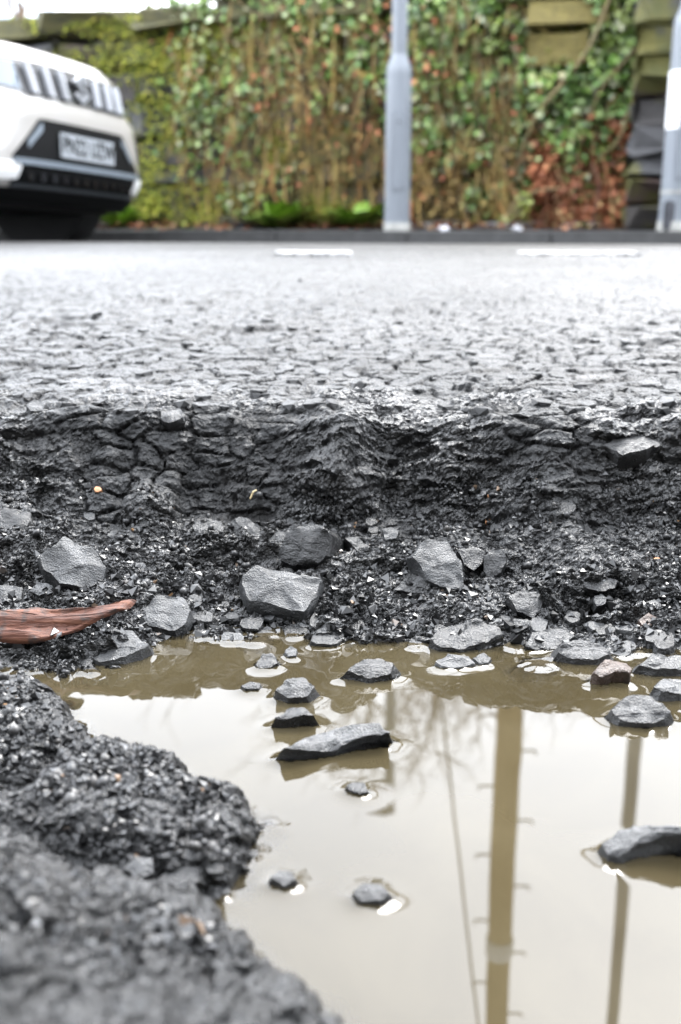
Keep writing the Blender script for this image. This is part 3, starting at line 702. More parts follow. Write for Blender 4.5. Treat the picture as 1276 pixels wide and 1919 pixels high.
def kerb_y(x): return FARK - .38 * x
KERB = m_simple('kerb_stone', (.05, .05, .05), .55, var=.35, sc=14, bump=.4, bd=.004)
DARKTAR = m_simple('pavement_tarmac', (.03, .03, .03), .5, var=.3, sc=8, bump=.5, bd=.004)
kerb = empty('kerb', (0, FARK, .15)); tag(kerb, kind='structure')
ka = math.atan(-.38); dvec = Vector((math.cos(ka), math.sin(ka), 0)); nvec = Vector((-dvec.y, dvec.x, 0))
kme = MB().box((0, 0, 0), (.90, .13, .26), .012)
kme = kme.build('kerb_stone', KERB, kerb, True); k0 = kme
for i in range(-16, 9):
    o = k0 if i == -16 else k0.copy()
    if i != -16: COL.objects.link(o)
    p = Vector((0, FARK, 0)) + dvec * (i * .903) + nvec * .06
    zz = float(road_z(np.array([p.x]), np.array([p.y]))[0])
    zz = min(zz, .152)
    o.parent = kerb; o.location = (p.x, p.y - FARK, -.15 + .152 + .072 - .13 + rnd.uniform(-.004, .004)); o.rotation_euler = (0, 0, ka + rnd.uniform(-.004, .004))
pv = MB(); A0 = Vector((0, FARK, 0))
q = [A0 + dvec * -16 + nvec * .12, A0 + dvec * 12 + nvec * .12, A0 + dvec * 12 + nvec * 1.55, A0 + dvec * -16 + nvec * 1.55]
pv.add([(p.x, p.y, .216 + (.03 if i > 1 else 0)) for i, p in enumerate(q)] + [(p.x, p.y, -.25) for p in q], [(0, 1, 2, 3), (4, 5, 1, 0), (5, 6, 2, 1), (6, 7, 3, 2), (7, 4, 0, 3)])
tag(pv.build('pavement', DARKTAR), kind='structure')

# rubble retaining wall
WALLOFF = 1.32
def wall_p(along, up, out=0): # along the wall from the middle, height above the pavement, outwards to the road
    p = A0 + dvec * along + nvec * (WALLOFF - out); return Vector((p.x, p.y, .22 + up))
def m_wallstone():
    m = Mat('mossy_wall_stone')
    c = m.ramp(m.objrand(), [(0, (.02, .02, .021)), (.35, (.045, .046, .05)), (.6, (.03, .025, .022)), (.8, (.08, .08, .085)), (1, (.06, .036, .03))])
    c = m.mix(.7, c, m.ramp(m.noise(9, 5), [(.3, .5), (.7, 1.3)]), 'MULTIPLY')
    geo = m.geo(); pos = geo.outputs['Position']
    moss = m.noise(2.3, 5, .6, pos); mc = m.ramp(m.noise(7, 4, .6, pos), [(.3, (.045, .05, .008)), (.7, (.10, .09, .015))])
    c = m.mix(m.ramp(moss, [(.47, 0.0), (.56, 1.0)]), c, mc)
    return m.set(col=c, rough=.7, normal=m.bump(m.noise(40, 5), .8, .012))
WS = m_wallstone()
wall = empty('retaining_wall', tuple(A0 + nvec * WALLOFF + Vector((0, 0, .2)))); wall.rotation_euler = (0, 0, ka)
tag(wall, 'mossy rubble stone retaining wall hung with ivy behind the pavement', 'wall')
MORT = m_simple('mortar_earth', (.022, .022, .018), .9, var=.4, sc=12)
HT = 1.52
wr = random.Random(4); wmes = []
for q in range(8):
    bm = bmesh.new(); bmesh.ops.create_cube(bm, size=1)
    bmesh.ops.bevel(bm, geom=list(bm.edges), offset=.12, segments=1, affect='EDGES')
    for v in bm.verts: v.co += Vector((wr.uniform(-.08, .08), wr.uniform(-.16, .16), wr.uniform(-.12, .12)))
    me = bpy.data.meshes.new('stone'); bm.to_mesh(me); bm.free(); me.materials.append(WS); wmes.append(me)
zc = 0.0; nst = 0
for ci in range(9):
    ch = wr.uniform(.13, .26); x = -5.2 + wr.uniform(0, .3)
    while x < 3.6:
        L = wr.uniform(.2, .5)
        if nst < 285:
            o = link('stone', wr.choice(wmes), None, wall, (x + L / 2, -.02 + wr.uniform(-.035, .03), zc + ch / 2)); o.scale = (L * 1.0, .22, ch * wr.uniform(.8, 1.05)); o.rotation_euler = (wr.uniform(-.1, .1), wr.uniform(-.09, .09), wr.uniform(-.12, .12)); nst += 1
        x += L + .01
    zc += ch + .008
    if zc > HT - .2: break
MOSSC = Mat('mossy_coping'); MOSSC = MOSSC.set(col=MOSSC.ramp(MOSSC.noise(3.5, 5), [(.3, (.03, .03, .012)), (.55, (.075, .068, .02)), (.75, (.05, .048, .04))]), rough=.8, normal=MOSSC.bump(MOSSC.noise(30, 5), .8, .015))
x = -9.5
while x < 6:
    L = wr.uniform(.6, 1.0); o = link('coping_stone', wmes[int(wr.random() * 8)].copy(), None, wall, (x + L / 2, .06 + wr.uniform(-.03, .03), zc + .11)); o.data.materials.clear(); o.data.materials.append(MOSSC)
    o.scale = (L, .5, wr.uniform(.15, .22)); o.rotation_euler = (0, wr.uniform(-.03, .03), wr.uniform(-.05, .05)); x += L + .01
MB().box((-2.0, .27, zc / 2 - .05), (26, .40, zc + .14)).build('wall_core', MORT, wall)
WTOP = zc + .2
# hillside behind the wall
bank = MB(); nb = 30
vs_, fs_ = [], []
for i in range(nb):
    al = -40 + 80 * i / (nb - 1)
    for j, (o_, h_) in enumerate(((.35, zc - .05), (1.2, zc + .0), (4, zc + .25), (12, zc + .6), (60, zc + 1.0), (300, zc + 2.0))):
        p = A0 + dvec * al * (1 + j * .4) + nvec * (WALLOFF + o_); vs_.append((p.x, p.y, .2 + h_ + rnd.uniform(-.05, .05)))
for i in range(nb - 1):
    for j in range(5): fs_.append((i * 6 + j, (i + 1) * 6 + j, (i + 1) * 6 + j + 1, i * 6 + j + 1))
bank.add(vs_, fs_); tag(bank.build('hillside', m_simple('rough_grass', (.06, .075, .02), .9, var=.5, sc=1.5), None, True), kind='structure')

# stone pier at the end of the wall
def at_wall(px, py, out=.1):
    a, b, c = ray(px, py); base = A0 + nvec * (WALLOFF - out)
    t = (base.x * nvec.x + base.y * nvec.y) / (a * nvec.x + b * nvec.y); return Vector((a * t, b * t, CAMZ + c * t))
pb = at_wall(1262, 420, .35)
pier = empty('stone_pier', (pb.x, pb.y, .22), ka); tag(pier, 'rough stone pier with a pale cap behind the banded post', 'pier')
z = 0
for q in range(9):
    h = wr.uniform(.13, .2)
    nsp = 2 if q % 2 else 1
    for e in range(nsp):
        L = .62 / nsp; o = link('stone', wr.choice(wmes), None, pier, ((e - (nsp - 1) / 2) * L, 0, z + h / 2)); o.scale = (L * 1.02, .5, h * 1.02)
    z += h
    if z > 1.25: break
MB().box((0, 0, z + .14), (.6, .55, .30), .09).build('cap', m_simple('pale_cap', (.28, .27, .24), .8, var=.35, sc=9, bump=.6, bd=.01), pier, True)

# ---- plants on the wall
LEAF_STOPS = [(0, (.03, .07, .012)), (.35, (.08, .16, .025)), (.6, (.13, .21, .04)), (.8, (.22, .29, .10)), (.93, (.34, .38, .26)), (.97, (.17, .13, .04)), (1, (.15, .06, .03))]  # the palest stops paint the leaves' glossy reflections into their colour
IVY = m_island('ivy_leaves', LEAF_STOPS, .4, .55)
DRYGRASS = m_island('hanging_dry_grass', [(0, (.025, .018, .008)), (.35, (.13, .08, .02)), (.65, (.28, .18, .05)), (.85, (.15, .13, .03)), (1, (.28, .10, .03))], .7, .6)
BRACK = m_island('dead_bracken', [(0, (.12, .034, .012)), (.5, (.25, .08, .03)), (.85, (.34, .14, .06)), (1, (.28, .21, .09))], .7, .5)
STEM = m_simple('woody_stem', (.16, .115, .06), .7, var=.4, sc=30)
LEAF2 = np.array([(0, 0, 0), (-.42, .28, .07), (-.36, .68, .02), (0, 1.0, -.08), (.36, .68, .02), (.42, .28, .07), (0, .5, -.05)], float)
LF2 = np.array([(0, 6, 1), (1, 6, 2), (2, 6, 3), (3, 6, 4), (4, 6, 5), (5, 6, 0)])
def leaves_mesh(P, S, seed, droop=.5, out=(nvec * -1)):
    g = np.random.RandomState(seed); n = len(P); P = np.asarray(P, float)
    o = np.array(tuple(out)); up = np.array((0, 0, 1.0))
    nrm = o[None] * g.uniform(.4, 1, (n, 1)) + up[None] * g.uniform(.1, .9, (n, 1)) + g.normal(0, .35, (n, 3)); nrm /= np.linalg.norm(nrm, axis=1)[:, None]
    d = g.normal(0, .55, (n, 3)); d[:, 2] -= droop; d -= nrm * (d * nrm).sum(1)[:, None]; d /= np.linalg.norm(d, axis=1)[:, None] + 1e-9
    sd = np.cross(d, nrm); S = np.asarray(S)[:, None, None]
    v = P[:, None] + S * (sd[:, None] * LEAF2[None, :, 0:1] + d[:, None] * LEAF2[None, :, 1:2] + nrm[:, None] * LEAF2[None, :, 2:3])
    return np_mesh('foliage', v.reshape(-1, 3), (LF2[None] + (np.arange(n) * 7)[:, None, None]).reshape(-1, 3))
def ivy(px0, px1, top, bot, nleaf, seed, label, mat=IVY, size=(.032, .066), name='ivy', clumps=22, cat='ivy', thick=.14, strands=14):
    r = random.Random(seed); root = at_wall((px0 + px1) / 2, 432, .05)
    e = empty(name, tuple(root)); tag(e, label, cat, 'plants hanging over the wall'); P, Sz = [], []; st = MB()
    cl = []
    for k in range(clumps):
        u = r.random(); x = px0 + (px1 - px0) * u; y = top + (bot - top) * r.random() ** 1.25; cl.append((x, y, r.uniform(10, 36), r.uniform(16, 60), r.uniform(0, .16)))
    for k in range(nleaf):
        x, y, sx, sy, bu = r.choice(cl); ga, gb = r.gauss(0, 1), r.gauss(0, 1); q = at_wall(x + ga * sx, y + gb * sy, r.uniform(.03, thick) + .05 + bu * max(0, 1 - .5 * (ga * ga + gb * gb)))
        if q.z < .24: q.z = .24 + r.uniform(0, .1)
        P.append(tuple(q - root)); Sz.append(r.uniform(*size))
    link('foliage', leaves_mesh(P, Sz, seed), mat, e)['kind'] = 'stuff'
    for k in range(strands):
        x = r.uniform(px0, px1); y0 = top - r.uniform(0, 60); y1 = r.uniform(top + 60, bot + 30); pts = []
        for i in range(6):
            u = i / 5; q = at_wall(x + 14 * math.sin(u * 3 + k), y0 + (y1 - y0) * u, .09 + .05 * math.sin(u * 2.5 + k)); q.z = max(q.z, .24); pts.append(q - root)
        st.tube(pts, [.006, .005, .005, .004, .003, .002], 4)
    st.build('stems', STEM, e)
ivy(325, 470, -40, 280, 1100, 31, 'bright ivy trailing down the wall beside the white car', clumps=34)
ivy(440, 620, -40, 170, 1100, 32, 'loose trailing ivy with pale leaves over the brown grass', clumps=34)
ivy(590, 740, -60, 210, 1100, 33, 'ivy clump hanging behind the grey lamp column', clumps=30)
ivy(760, 900, -60, 300, 2600, 34, 'dense yellow-green ivy just past the grey lamp column', clumps=50)
ivy(870, 1000, -60, 400, 2400, 35, 'deep ivy curtain reaching low beside the mossy yellow blocks', clumps=50)
ivy(1000, 1180, 120, 270, 1900, 36, 'leafy shrub growing under the mossy yellow blocks', clumps=40)
ivy(1100, 1200, -60, 150, 1200, 37, 'blue-green ivy climbing beside the stone pier', clumps=30)

def strands(px0, px1, top, bot, n, seed, label, mat, name, wd=(.002, .0055), cat='grass', lean=0, fwd=0):
    r = random.Random(seed); root = at_wall((px0 + px1) / 2, 432, .05); vs_, fs_ = [], []
    e = empty(name, tuple(root)); tag(e, label, cat, 'plants hanging over the wall')
    for k in range(n):
        x = r.uniform(px0, px1); y0 = top + (bot - top) * r.random(); L = r.uniform(40, 170); wdt = r.uniform(*wd); dx = r.gauss(lean, 40); o0 = r.uniform(.04, .16) + fwd
        b0 = len(vs_)
        for i in range(5):
            u = i / 4; q = at_wall(x + dx * u * u, min(y0 + L * u, 428), o0 + .12 * math.sin(u * 2.6)); q -= root; ww = wdt * (1 - .7 * u)
            vs_.append(q - dvec * ww); vs_.append(q + dvec * ww + nvec * ww * .5)
        for i in range(4): fs_.append((b0 + 2 * i, b0 + 2 * i + 1, b0 + 2 * i + 3, b0 + 2 * i + 2))
    o = MB().add(vs_, fs_).build('blades', mat, e); o['kind'] = 'stuff'
strands(430, 720, -20, 330, 420, 41, 'brown dead grass hanging down the wall before the lamp column', DRYGRASS, 'hanging_grass')
strands(760, 960, 60, 430, 560, 42, 'straw-coloured grass curtain below the dense yellow-green ivy', DRYGRASS, 'hanging_grass')
strands(320, 450, 20, 360, 160, 43, 'thin brown stalks hanging behind the bright ivy', DRYGRASS, 'hanging_grass')
strands(985, 1165, 200, 400, 170, 44, 'rust-red dead bracken stalks at the foot of the wall', BRACK, 'dead_bracken', (.003, .007), 'bracken', 10)
ivy(1000, 1165, 230, 410, 1500, 45, 'rust-brown withered shrub heaped with dead bracken leaves', BRACK, (.03, .065), 'withered_shrub', 34, 'shrub')
ivy(560, 720, 120, 330, 380, 46, 'sparse brown creeper behind the foot of the lamp column', DRYGRASS, (.03, .055), 'dry_creeper', 26, 'creeper')
ivy(1010, 1160, 230, 400, 420, 49, 'green leaves mixed through the dead bracken', IVY, (.03, .055), 'ivy', 22)
ivy(480, 980, -20, 380, 230, 50, 'scattered rust-coloured leaves caught in the hanging ivy', BRACK, (.03, .055), 'withered_creeper', 60, 'creeper', .25)
strands(420, 980, -20, 380, 330, 51, 'long pale stalks hanging in front of the ivy', DRYGRASS, 'hanging_grass', (.002, .005), 'grass', 0, .12)
ivy(400, 560, 230, 400, 240, 47, 'sparse green creeper low on the bare wall stones', IVY, (.035, .06), 'ivy', 20)
ivy(780, 960, 280, 420, 700, 48, 'mixed brown creeper at the wall foot past the lamp column', DRYGRASS, (.03, .06), 'dry_creeper', 26, 'creeper')

# moss cushions on the wall
MOSS = m_island('bright_moss', [(0, (.06, .08, .008)), (.5, (.17, .20, .018)), (.85, (.28, .28, .025)), (1, (.30, .27, .05))], .8, .5)
def cushion(px, py, w, h, seed, label):
    r = random.Random(seed); root = at_wall(px, py, .1); P, Sz = [], []
    bl = [(r.gauss(0, w * .3), r.gauss(0, h * .3), r.uniform(.12, .3)) for _ in range(9)]
    for k in range(1100):
        bx, by, q = r.choice(bl); c = at_wall(px + bx + r.gauss(0, w * q), py + by + r.gauss(0, h * q), .13 + r.uniform(-.03, .04)); c.z = max(c.z, .23); P.append(tuple(c - root)); Sz.append(r.uniform(.014, .034))
    o = link('moss', leaves_mesh(P, Sz, seed), MOSS, None, root); tag(o, label, 'moss', 'moss on the wall', 'stuff')
for i, (a, b, w_, h_, lab) in enumerate([(300, 240, 130, 150, 'large bright moss cushion on the wall beside the car grille'), (290, 370, 110, 110, 'yellow-green moss low on the wall beside the car bumper'), (385, 390, 90, 80, 'moss cushion low on the wall above the weeds'), (400, 90, 160, 60, 'olive moss band under the coping above the car bonnet'), (250, 110, 170, 50, 'moss under the coping straight behind the car bonnet'),
        (527, 265, 44, 62, 'small ochre moss tuft hanging in the middle of the wall'), (1195, 350, 60, 110, 'olive moss on the wall foot by the stone pier'), (1185, 410, 60, 60, 'dull green moss at the ground beside the stone pier'), (520, 40, 260, 30, 'moss running along the coping before the lamp column'), (1050, 60, 150, 90, 'ochre moss over the yellow blocks'), (1075, 100, 120, 60, 'ochre moss hanging below the yellow blocks'), (140, 36, 280, 40, 'moss along the coping above the car'), (600, 400, 80, 50, 'flat moss patch at the wall foot before the lamp column')]):
    cushion(a, b, w_, h_, 60 + i, lab)
YBLK = m_simple('yellow_lichen_block', (.13, .105, .026), .8, var=.5, sc=14, bump=.6, bd=.01)
for i, (a, b, w_, h_) in enumerate([(1062, 28, 120, 40), (1045, 92, 100, 44)]):
    c = at_wall(a, b, .12); o = link('mossy_block', wmes[i].copy(), None, wall, None); o.data.materials.clear(); o.data.materials.append(YBLK)
    loc = wall.matrix_world; d = Matrix.Rotation(-ka, 3, 'Z') @ (c - wall.location); o.location = d; o.scale = (w_ / 225, .3, h_ / 225)

# long bramble canes, arched stalk
for pts, rad, lab in (([(1010, 210), (1060, 150), (1100, 95), (1130, 30), (1150, -30)], .016, 'thick pale bramble cane slanting up across the ivy'), ([(1160, 260), (1185, 190), (1210, 135)], .010, 'pale bramble cane leaning towards the stone pier'), ([(1120, 180), (1175, 110), (1230, 40)], .009, 'thin bramble cane arching over the blue-green ivy'),
                      ([(945, 418), (960, 385), (1000, 360), (1050, 352)], .012, 'arched yellow stalk bending over beside the dead bracken'), ([(1108, 415), (1118, 380), (1122, 340), (1108, 305)], .012, 'curved red-brown stem standing in the dead bracken')):
    ground_from = 'stalk' in lab or 'curved' in lab
    q = ([] if ground_from else [at_wall(pts[0][0] - 55, 425, .12), at_wall(pts[0][0] - 40, 310, .2)]) + [at_wall(a, b, .30) for a, b in pts]
    q[0].z = .22; fine = []
    for i in range(len(q) - 1):
        a0, a1, a2, a3 = q[max(i - 1, 0)], q[i], q[i + 1], q[min(i + 2, len(q) - 1)]
        for u in (0, .25, .5, .75): fine.append(.5 * ((2 * a1) + (a2 - a0) * u + (2 * a0 - 5 * a1 + 4 * a2 - a3) * u * u + (3 * a1 - a0 - 3 * a2 + a3) * u ** 3))
    fine.append(q[-1])
    nm = 'bent_stalk' if 'stalk' in lab else 'bramble_cane'
    tag(MB().tube(fine, [rad * (1 - .5 * i / len(fine)) for i in range(len(fine))], 6).build(nm, m_simple('cane_' + str(int(rad * 1000)), (.17, .13, .06) if 'red' not in lab else (.12, .05, .03), .6, var=.3), None, True), lab, 'stalk' if 'stalk' in lab else 'bramble')

# weeds, leaf litter and odds and ends on the pavement
WEED = m_island('weed_leaves', [(0, (.10, .19, .02)), (.6, (.20, .32, .05)), (1, (.28, .36, .08))], .5, .2)
def weed(px, py, size, n, seed, label, out=.35):
    c = at_wall(px, py, out); c.z = .225; r = random.Random(seed); vs_, fs_ = [], []
    for k in range(n):
        a = r.uniform(0, 6.28); L = size * r.uniform(.6, 1.1); el = r.uniform(.35, 1.2); wd = L * r.uniform(.1, .16); b0 = len(vs_)
        d = Vector((math.cos(a), math.sin(a), 0)); s = Vector((-d.y, d.x, 0))
        for i in range(5):
            u = i / 4; p = d * (L * u * math.cos(el) * (1 + .3 * u)) + Vector((0, 0, L * math.sin(el) * u * (1 - .45 * u))); ww = wd * math.sin(.3 + u * 2.6)
            vs_ += [p - s * ww, p + s * ww]
        for i in range(4): fs_.append((b0 + 2 * i, b0 + 2 * i + 1, b0 + 2 * i + 3, b0 + 2 * i + 2))
    tag(MB().add(vs_, fs_).build('weed', WEED, None, False, c), label, 'weed')
weed(520, 430, .42, 60, 1, 'bright green rosette weed at the wall foot near the dark lump'); weed(672, 430, .40, 50, 2, 'green weed growing beside the grey lamp column')
weed(225, 430, .34, 44, 3, 'low weed by the wall foot just past the car bumper'); weed(350, 432, .14, 20, 4, 'small weed between the car and the rosette weed'); weed(1095, 425, .12, 16, 5, 'small weed among dead leaves by the bracken')
LITTER = m_island('dead_leaves', [(0, (.10, .035, .015)), (.5, (.20, .07, .03)), (.8, (.16, .11, .05)), (1, (.25, .2, .08))], .7, .2)
r = random.Random(12); P, Sz = [], []
for k in range(1500):
    x = r.choice([r.uniform(560, 780), r.uniform(760, 1230), r.uniform(760, 1230), r.uniform(180, 560)]); c = at_wall(x, 430, r.uniform(.0, .55) ** 1.0); c.z = .225 + r.uniform(.005, .05); P.append(tuple(c)); Sz.append(r.uniform(.03, .06))
tag(link('leaf_litter', leaves_mesh(P, Sz, 5, .1, Vector((0, 0, 1))), LITTER), 'drift of dead brown leaves along the wall foot', 'leaf litter', kind='stuff')
def lump(px, py, out, size, seed, mat, name, label, cat):
    c = at_wall(px, py, out); c.z = .226
    bm = bmesh.new(); bmesh.ops.create_icosphere(bm, subdivisions=3, radius=1)
    for v in bm.verts:
        k = 1 + .5 * float(fbm(np.array([v.co.x * 1.5 + seed]), np.array([v.co.y * 1.5 + v.co.z * 1.3]), 3, seed)[0]); v.co = Vector((v.co.x * size[0] * k, v.co.y * size[1] * k, max(-.3, v.co.z) * size[2] * k + size[2] * .3))
    me = bpy.data.meshes.new(name); bm.to_mesh(me); bm.free(); tag(link(name, me, mat, None, c), label, cat)
WLIT = m_simple('white_litter', (.4, .4, .42), .5, var=.1); DST = m_simple('dark_debris', (.05, .052, .06), .5, var=.4, sc=12, bump=.5)
lump(832, 437, .85, (.04, .03, .022), 1, WLIT, 'paper_scrap', 'crumpled white scrap of litter on the pavement nearer the lamp column', 'litter')
lump(968, 440, .85, (.036, .03, .022), 2, WLIT, 'paper_scrap', 'crumpled white scrap of litter on the pavement near the dead bracken', 'litter')
lump(478, 412, .25, (.16, .07, .07), 3, DST, 'dark_rock', 'dark rock lying at the wall foot beside the rosette weed', 'rock')
lump(832, 412, .25, (.22, .07, .05), 4, DST, 'rotten_branch', 'dark rotten branch lying at the wall foot past the lamp column', 'branch')
lump(960, 425, .3, (.28, .06, .045), 5, DST, 'rotten_branch', 'long dark rotten branch under the arched yellow stalk', 'branch')
lump(1100, 425, .3, (.2, .06, .045), 6, DST, 'rotten_branch', 'dark rotten branch under the dead bracken', 'branch')
for a_, b_, lab in ((562, 525, 'black speck of debris alone on the wet road'), (910, 508, 'small dark crumb of tarmac on the wet road below the lane dash')):
    p = hit(a_, b_); stone(blob(a_, b_, 9, 7, int(a_), 6), 60, .006, ST_DARK, lab, seed=int(a_), n=10, name='debris', cat='debris', lift=.9)

# ------------------------------------------------------------------ lamp columns
GALV = Mat('galvanised_steel'); GALV = GALV.set(col=GALV.mix(GALV.ramp(GALV.noise(5, 5, stretch=(6, 6, .6)), [(.35, 0.0), (.7, .6)]), (.19, .21, .235), (.13, .145, .165)), rough=.5)
BANDW = m_simple('white_band', (.85, .85, .84), .4, var=.04); BASEG = m_simple('grimy_column_foot', (.30, .30, .28), .6, var=.3, sc=12)
BLACK = m_simple('black_rubber', (.012, .012, .013), .6); GLASSL = m_simple('lantern_glass', (.6, .62, .64), .15)
def column(x, y, z, scale, label, top, lantern, band=False):
    e = empty('lamp_column', (x, y, z)); tag(e, label, 'lamp post'); s = scale
    MB().lathe([(.088 * s, 0), (.086 * s, .15 * s), (.083 * s, 1.0 * s), (.080 * s, 1.04 * s), (.056 * s, 1.10 * s), (.052 * s, 1.12 * s)], 28).build('base_compartment', GALV, e, True)
    MB().lathe([(.051 * s, 1.10 * s), (.044 * s, 2.5), (.038, top)], 20).build('shaft', GALV, e, True)
    door = MB().box((0, -.083 * s, .52 * s), (.085 * s, .012, .5 * s), .004).build('door', GALV, e, True)
    MB().lathe([(.006, -.012), (.006, .0)], 10, (0, -.088 * s, .70 * s), 'Y').build('lock', BLACK, door)
    MB().lathe([(.092 * s, -.02), (.092 * s, .05 * s), (.089 * s, .06 * s)], 24).build('collar', BASEG, e, True)
    if band:
        MB().lathe([(.0865 * s, .52 * s), (.0865 * s, .80 * s)], 28).build('white_band', BANDW, e, True)
        MB().lathe([(.0885 * s, .20 * s), (.0885 * s, .215 * s)], 28).build('strap', BASEG, e, True)
        MB().box((-.045, -.075, .10), (.10, .03, .17), .01).build('plate', DST, e, True)
    if lantern:
        MB().tube([(0, 0, top - .02), (-.03, 0, top), (-.16, 0, top - .02), (-.24, 0, top - .07)], .032, 10).build('arm', GALV, e, True)
        h = MB().box((-.36, 0, top - .14), (.28, .16, .09), .03).build('lantern', DST, e, True)
        MB().box((-.36, 0, top - .195), (.22, .12, .03), .012).build('lens', GLASSL, h, True)
    else:
        MB().lathe([(.05, 3.9), (.05, 3.95)], 16).build('clamp', BLACK, e, True)
        MB().lathe([(.040, top - .01), (.030, top + .03)], 16).build('cap', GALV, e, True)
    return e
column(.384, 7.5, .216, 1.0, 'grey steel lamp column standing alone on the pavement by the ivy', 3.97, True)
column(1.985, 6.56, .214, 1.12, 'grey steel post with a white painted band in front of the pier', 7.2, False, True)

# wooden telegraph pole, stay wire, bare trees behind the wall
TW = Mat('pole_wood'); TW = TW.set(col=TW.ramp(TW.noise(8, 5, .6, stretch=(8, 8, .4)), [(.3, (.20, .13, .05)), (.7, (.36, .25, .10))]), rough=.8)
pz = 2.0; pole = empty('telegraph_pole', (1.81, 10.5, pz)); tag(pole, 'tall wooden telegraph pole behind the wall, seen mirrored in the puddle', 'pole')
MB().lathe([(.150, -.4), (.142, 4), (.12, 10)], 20).build('shaft', TW, pole, True)
for i in range(14):
    zz = 2.4 + i * .42; sd = 1 if i % 2 == 0 else -1
    MB().tube([(sd * .10, 0, zz), (sd * .29, 0, zz), (sd * .30, 0, zz + .05)], .013, 6).build('step_iron', DST, pole)
MB().lathe([(.15, 5.55), (.16, 5.58), (.16, 5.78), (.15, 5.8)], 18).build('clamp_band', m_simple('zinc_band', (.6, .6, .58), .4), pole, True)
MB().box((0, -.02, 9.4), (1.6, .1, .12), .01).build('crossarm', TW, pole)
tag(MB().tube([(1.81, 10.42, 10.6), (1.3, 10.42, 6.4), (.72, 10.42, 1.9)], .014, 6).build('stay_wire', DST), 'thin stay wire slanting down from the telegraph pole', 'wire')

TWIG = m_simple('bare_twigs', (.13, .085, .055), .8, var=.4, sc=3)
def bare_tree(x, y, z, h, seed, label):
    r = random.Random(seed); e = empty('bare_tree', (x, y, z)); tag(e, label, 'tree', 'bare trees behind the wall')
    tr_, cr = MB(), MB()
    def grow(p, d, L, rad, lev):
        pts = [p]; 
        for i in range(3):
            d = (d + Vector((r.gauss(0, .16), r.gauss(0, .16), r.gauss(.03, .1)))).normalized(); pts.append(pts[-1] + d * L / 3)
        (tr_ if lev < 2 else cr).tube(pts, [rad, rad * .86, rad * .72, rad * .6], 6 if lev < 2 else 3, False)
        if lev >= 6 or rad < .0022: return
        for k in range(3 if lev > 0 else 4):
            q = pts[r.choice((1, 2, 3, 3))]; nd = (d + Vector((r.gauss(0, .6), r.gauss(0, .6), r.gauss(.1, .35)))).normalized()
            grow(q, nd, L * r.uniform(.6, .85), rad * .58, lev + 1)
    grow(Vector((0, 0, -.2)), Vector((r.gauss(0, .1), r.gauss(0, .1), 1)), h * .33, h * .016, 0)
    tr_.build('trunk', TWIG, e, True); cr.build('crown', TWIG, e)
bare_tree(-.1, 10.2, 2.0, 4.0, 1, 'bare bushy tree behind the wall mirrored beside the lamp column'); bare_tree(1.2, 10.8, 2.0, 4.4, 2, 'bare tree with reddish twigs beside the telegraph pole')
bare_tree(2.7, 10.4, 2.0, 3.6, 3, 'low bare tree past the telegraph pole'); bare_tree(-3.6, 13.0, 2.2, 2.2, 4, 'small bare tree far along behind the wall')

# pale cottage beyond the wall, at the edge of view
RND = m_simple('pale_render', (.72, .74, .78), .8, var=.05, sc=2); SLATE = m_simple('wet_slate', (.32, .36, .42), .3, var=.2, sc=6); PANE = m_simple('dark_pane', (.06, .07, .08), .1)
hx, hy = at_y(10, 5, 30).x, 30
house = empty('cottage', (hx - 4, hy, 1.5)); tag(house, 'pale cottage with a wet slate roof beyond the wall', 'house')
MB().box((0, 2.5, 2.0), (9.5, 5, 4.0)).build('wall', RND, house)
rf = MB().add([(-5, -.3, 3.95), (5, -.3, 3.95), (3.4, 2.5, 6.0), (-5, 2.5, 6.0), (-5, 5.3, 3.95), (5, 5.3, 3.95), (-5, -.3, 3.85), (5, -.3, 3.85), (5, 5.3, 3.85), (-5, 5.3, 3.85)],
             [(0, 1, 2, 3), (3, 2, 5, 4), (1, 5, 2), (0, 3, 4), (6, 7, 1, 0), (7, 8, 5, 1), (8, 9, 4, 5), (9, 6, 0, 4), (9, 8, 7, 6)]).build('roof', SLATE, house)
MB().box((-3, 2.5, 6.2), (.8, .6, 1.4), .03).build('chimney', RND, rf)
for qx in (-3, 0, 3):
    wn = MB().box((qx, -.02, 2.7), (1.1, .1, 1.2), .02).build('window', WLIT, house); MB().box((qx, -.05, 2.7), (.95, .1, 1.05)).build('pane', PANE, wn)

# unseen terraced houses, added behind the camera to darken surfaces that face it
GRITST = m_simple('dark_gritstone', (.075, .068, .058), .85, var=.45, sc=3, bump=.6, bd=.02); DOORC = m_simple('painted_door', (.03, .05, .06), .4)
def terrace(x0, label, doorside):
    e = empty('added_terraced_house', (x0, -3.2, .05)); tag(e, label, 'house', 'unseen terraced houses added for shade')
    MB().box((0, -3.5, 3.2), (5.96, 7.0, 6.6)).build('wall', GRITST, e)
    MB().add([(-2.99, .25, 6.5), (2.99, .25, 6.5), (2.99, -3.5, 9.2), (-2.99, -3.5, 9.2), (-2.99, -7.2, 6.5), (2.99, -7.2, 6.5)], [(0, 1, 2, 3), (3, 2, 5, 4), (1, 5, 2), (0, 3, 4), (0, 4, 5, 1)]).build('roof', SLATE, e)
    for qx, qz in ((-1.4, 4.6), (1.4, 4.6), (-doorside * 1.3, 1.6)):
        wn = MB().box((qx, .02, qz), (1.2, .12, 1.5), .02).build('window', WLIT, e); MB().box((qx, .05, qz), (1.05, .10, 1.35)).build('pane', PANE, wn); MB().box((qx, .06, qz - .82), (1.4, .2, .12), .01).build('sill', GRITST, wn)
    d = MB().box((doorside * 1.4, .02, 1.1), (.95, .12, 2.1), .02).build('door', DOORC, e); MB().box((doorside * 1.4 + .35, .1, 1.1), (.05, .06, .12), .01).build('handle', BLACK, d)
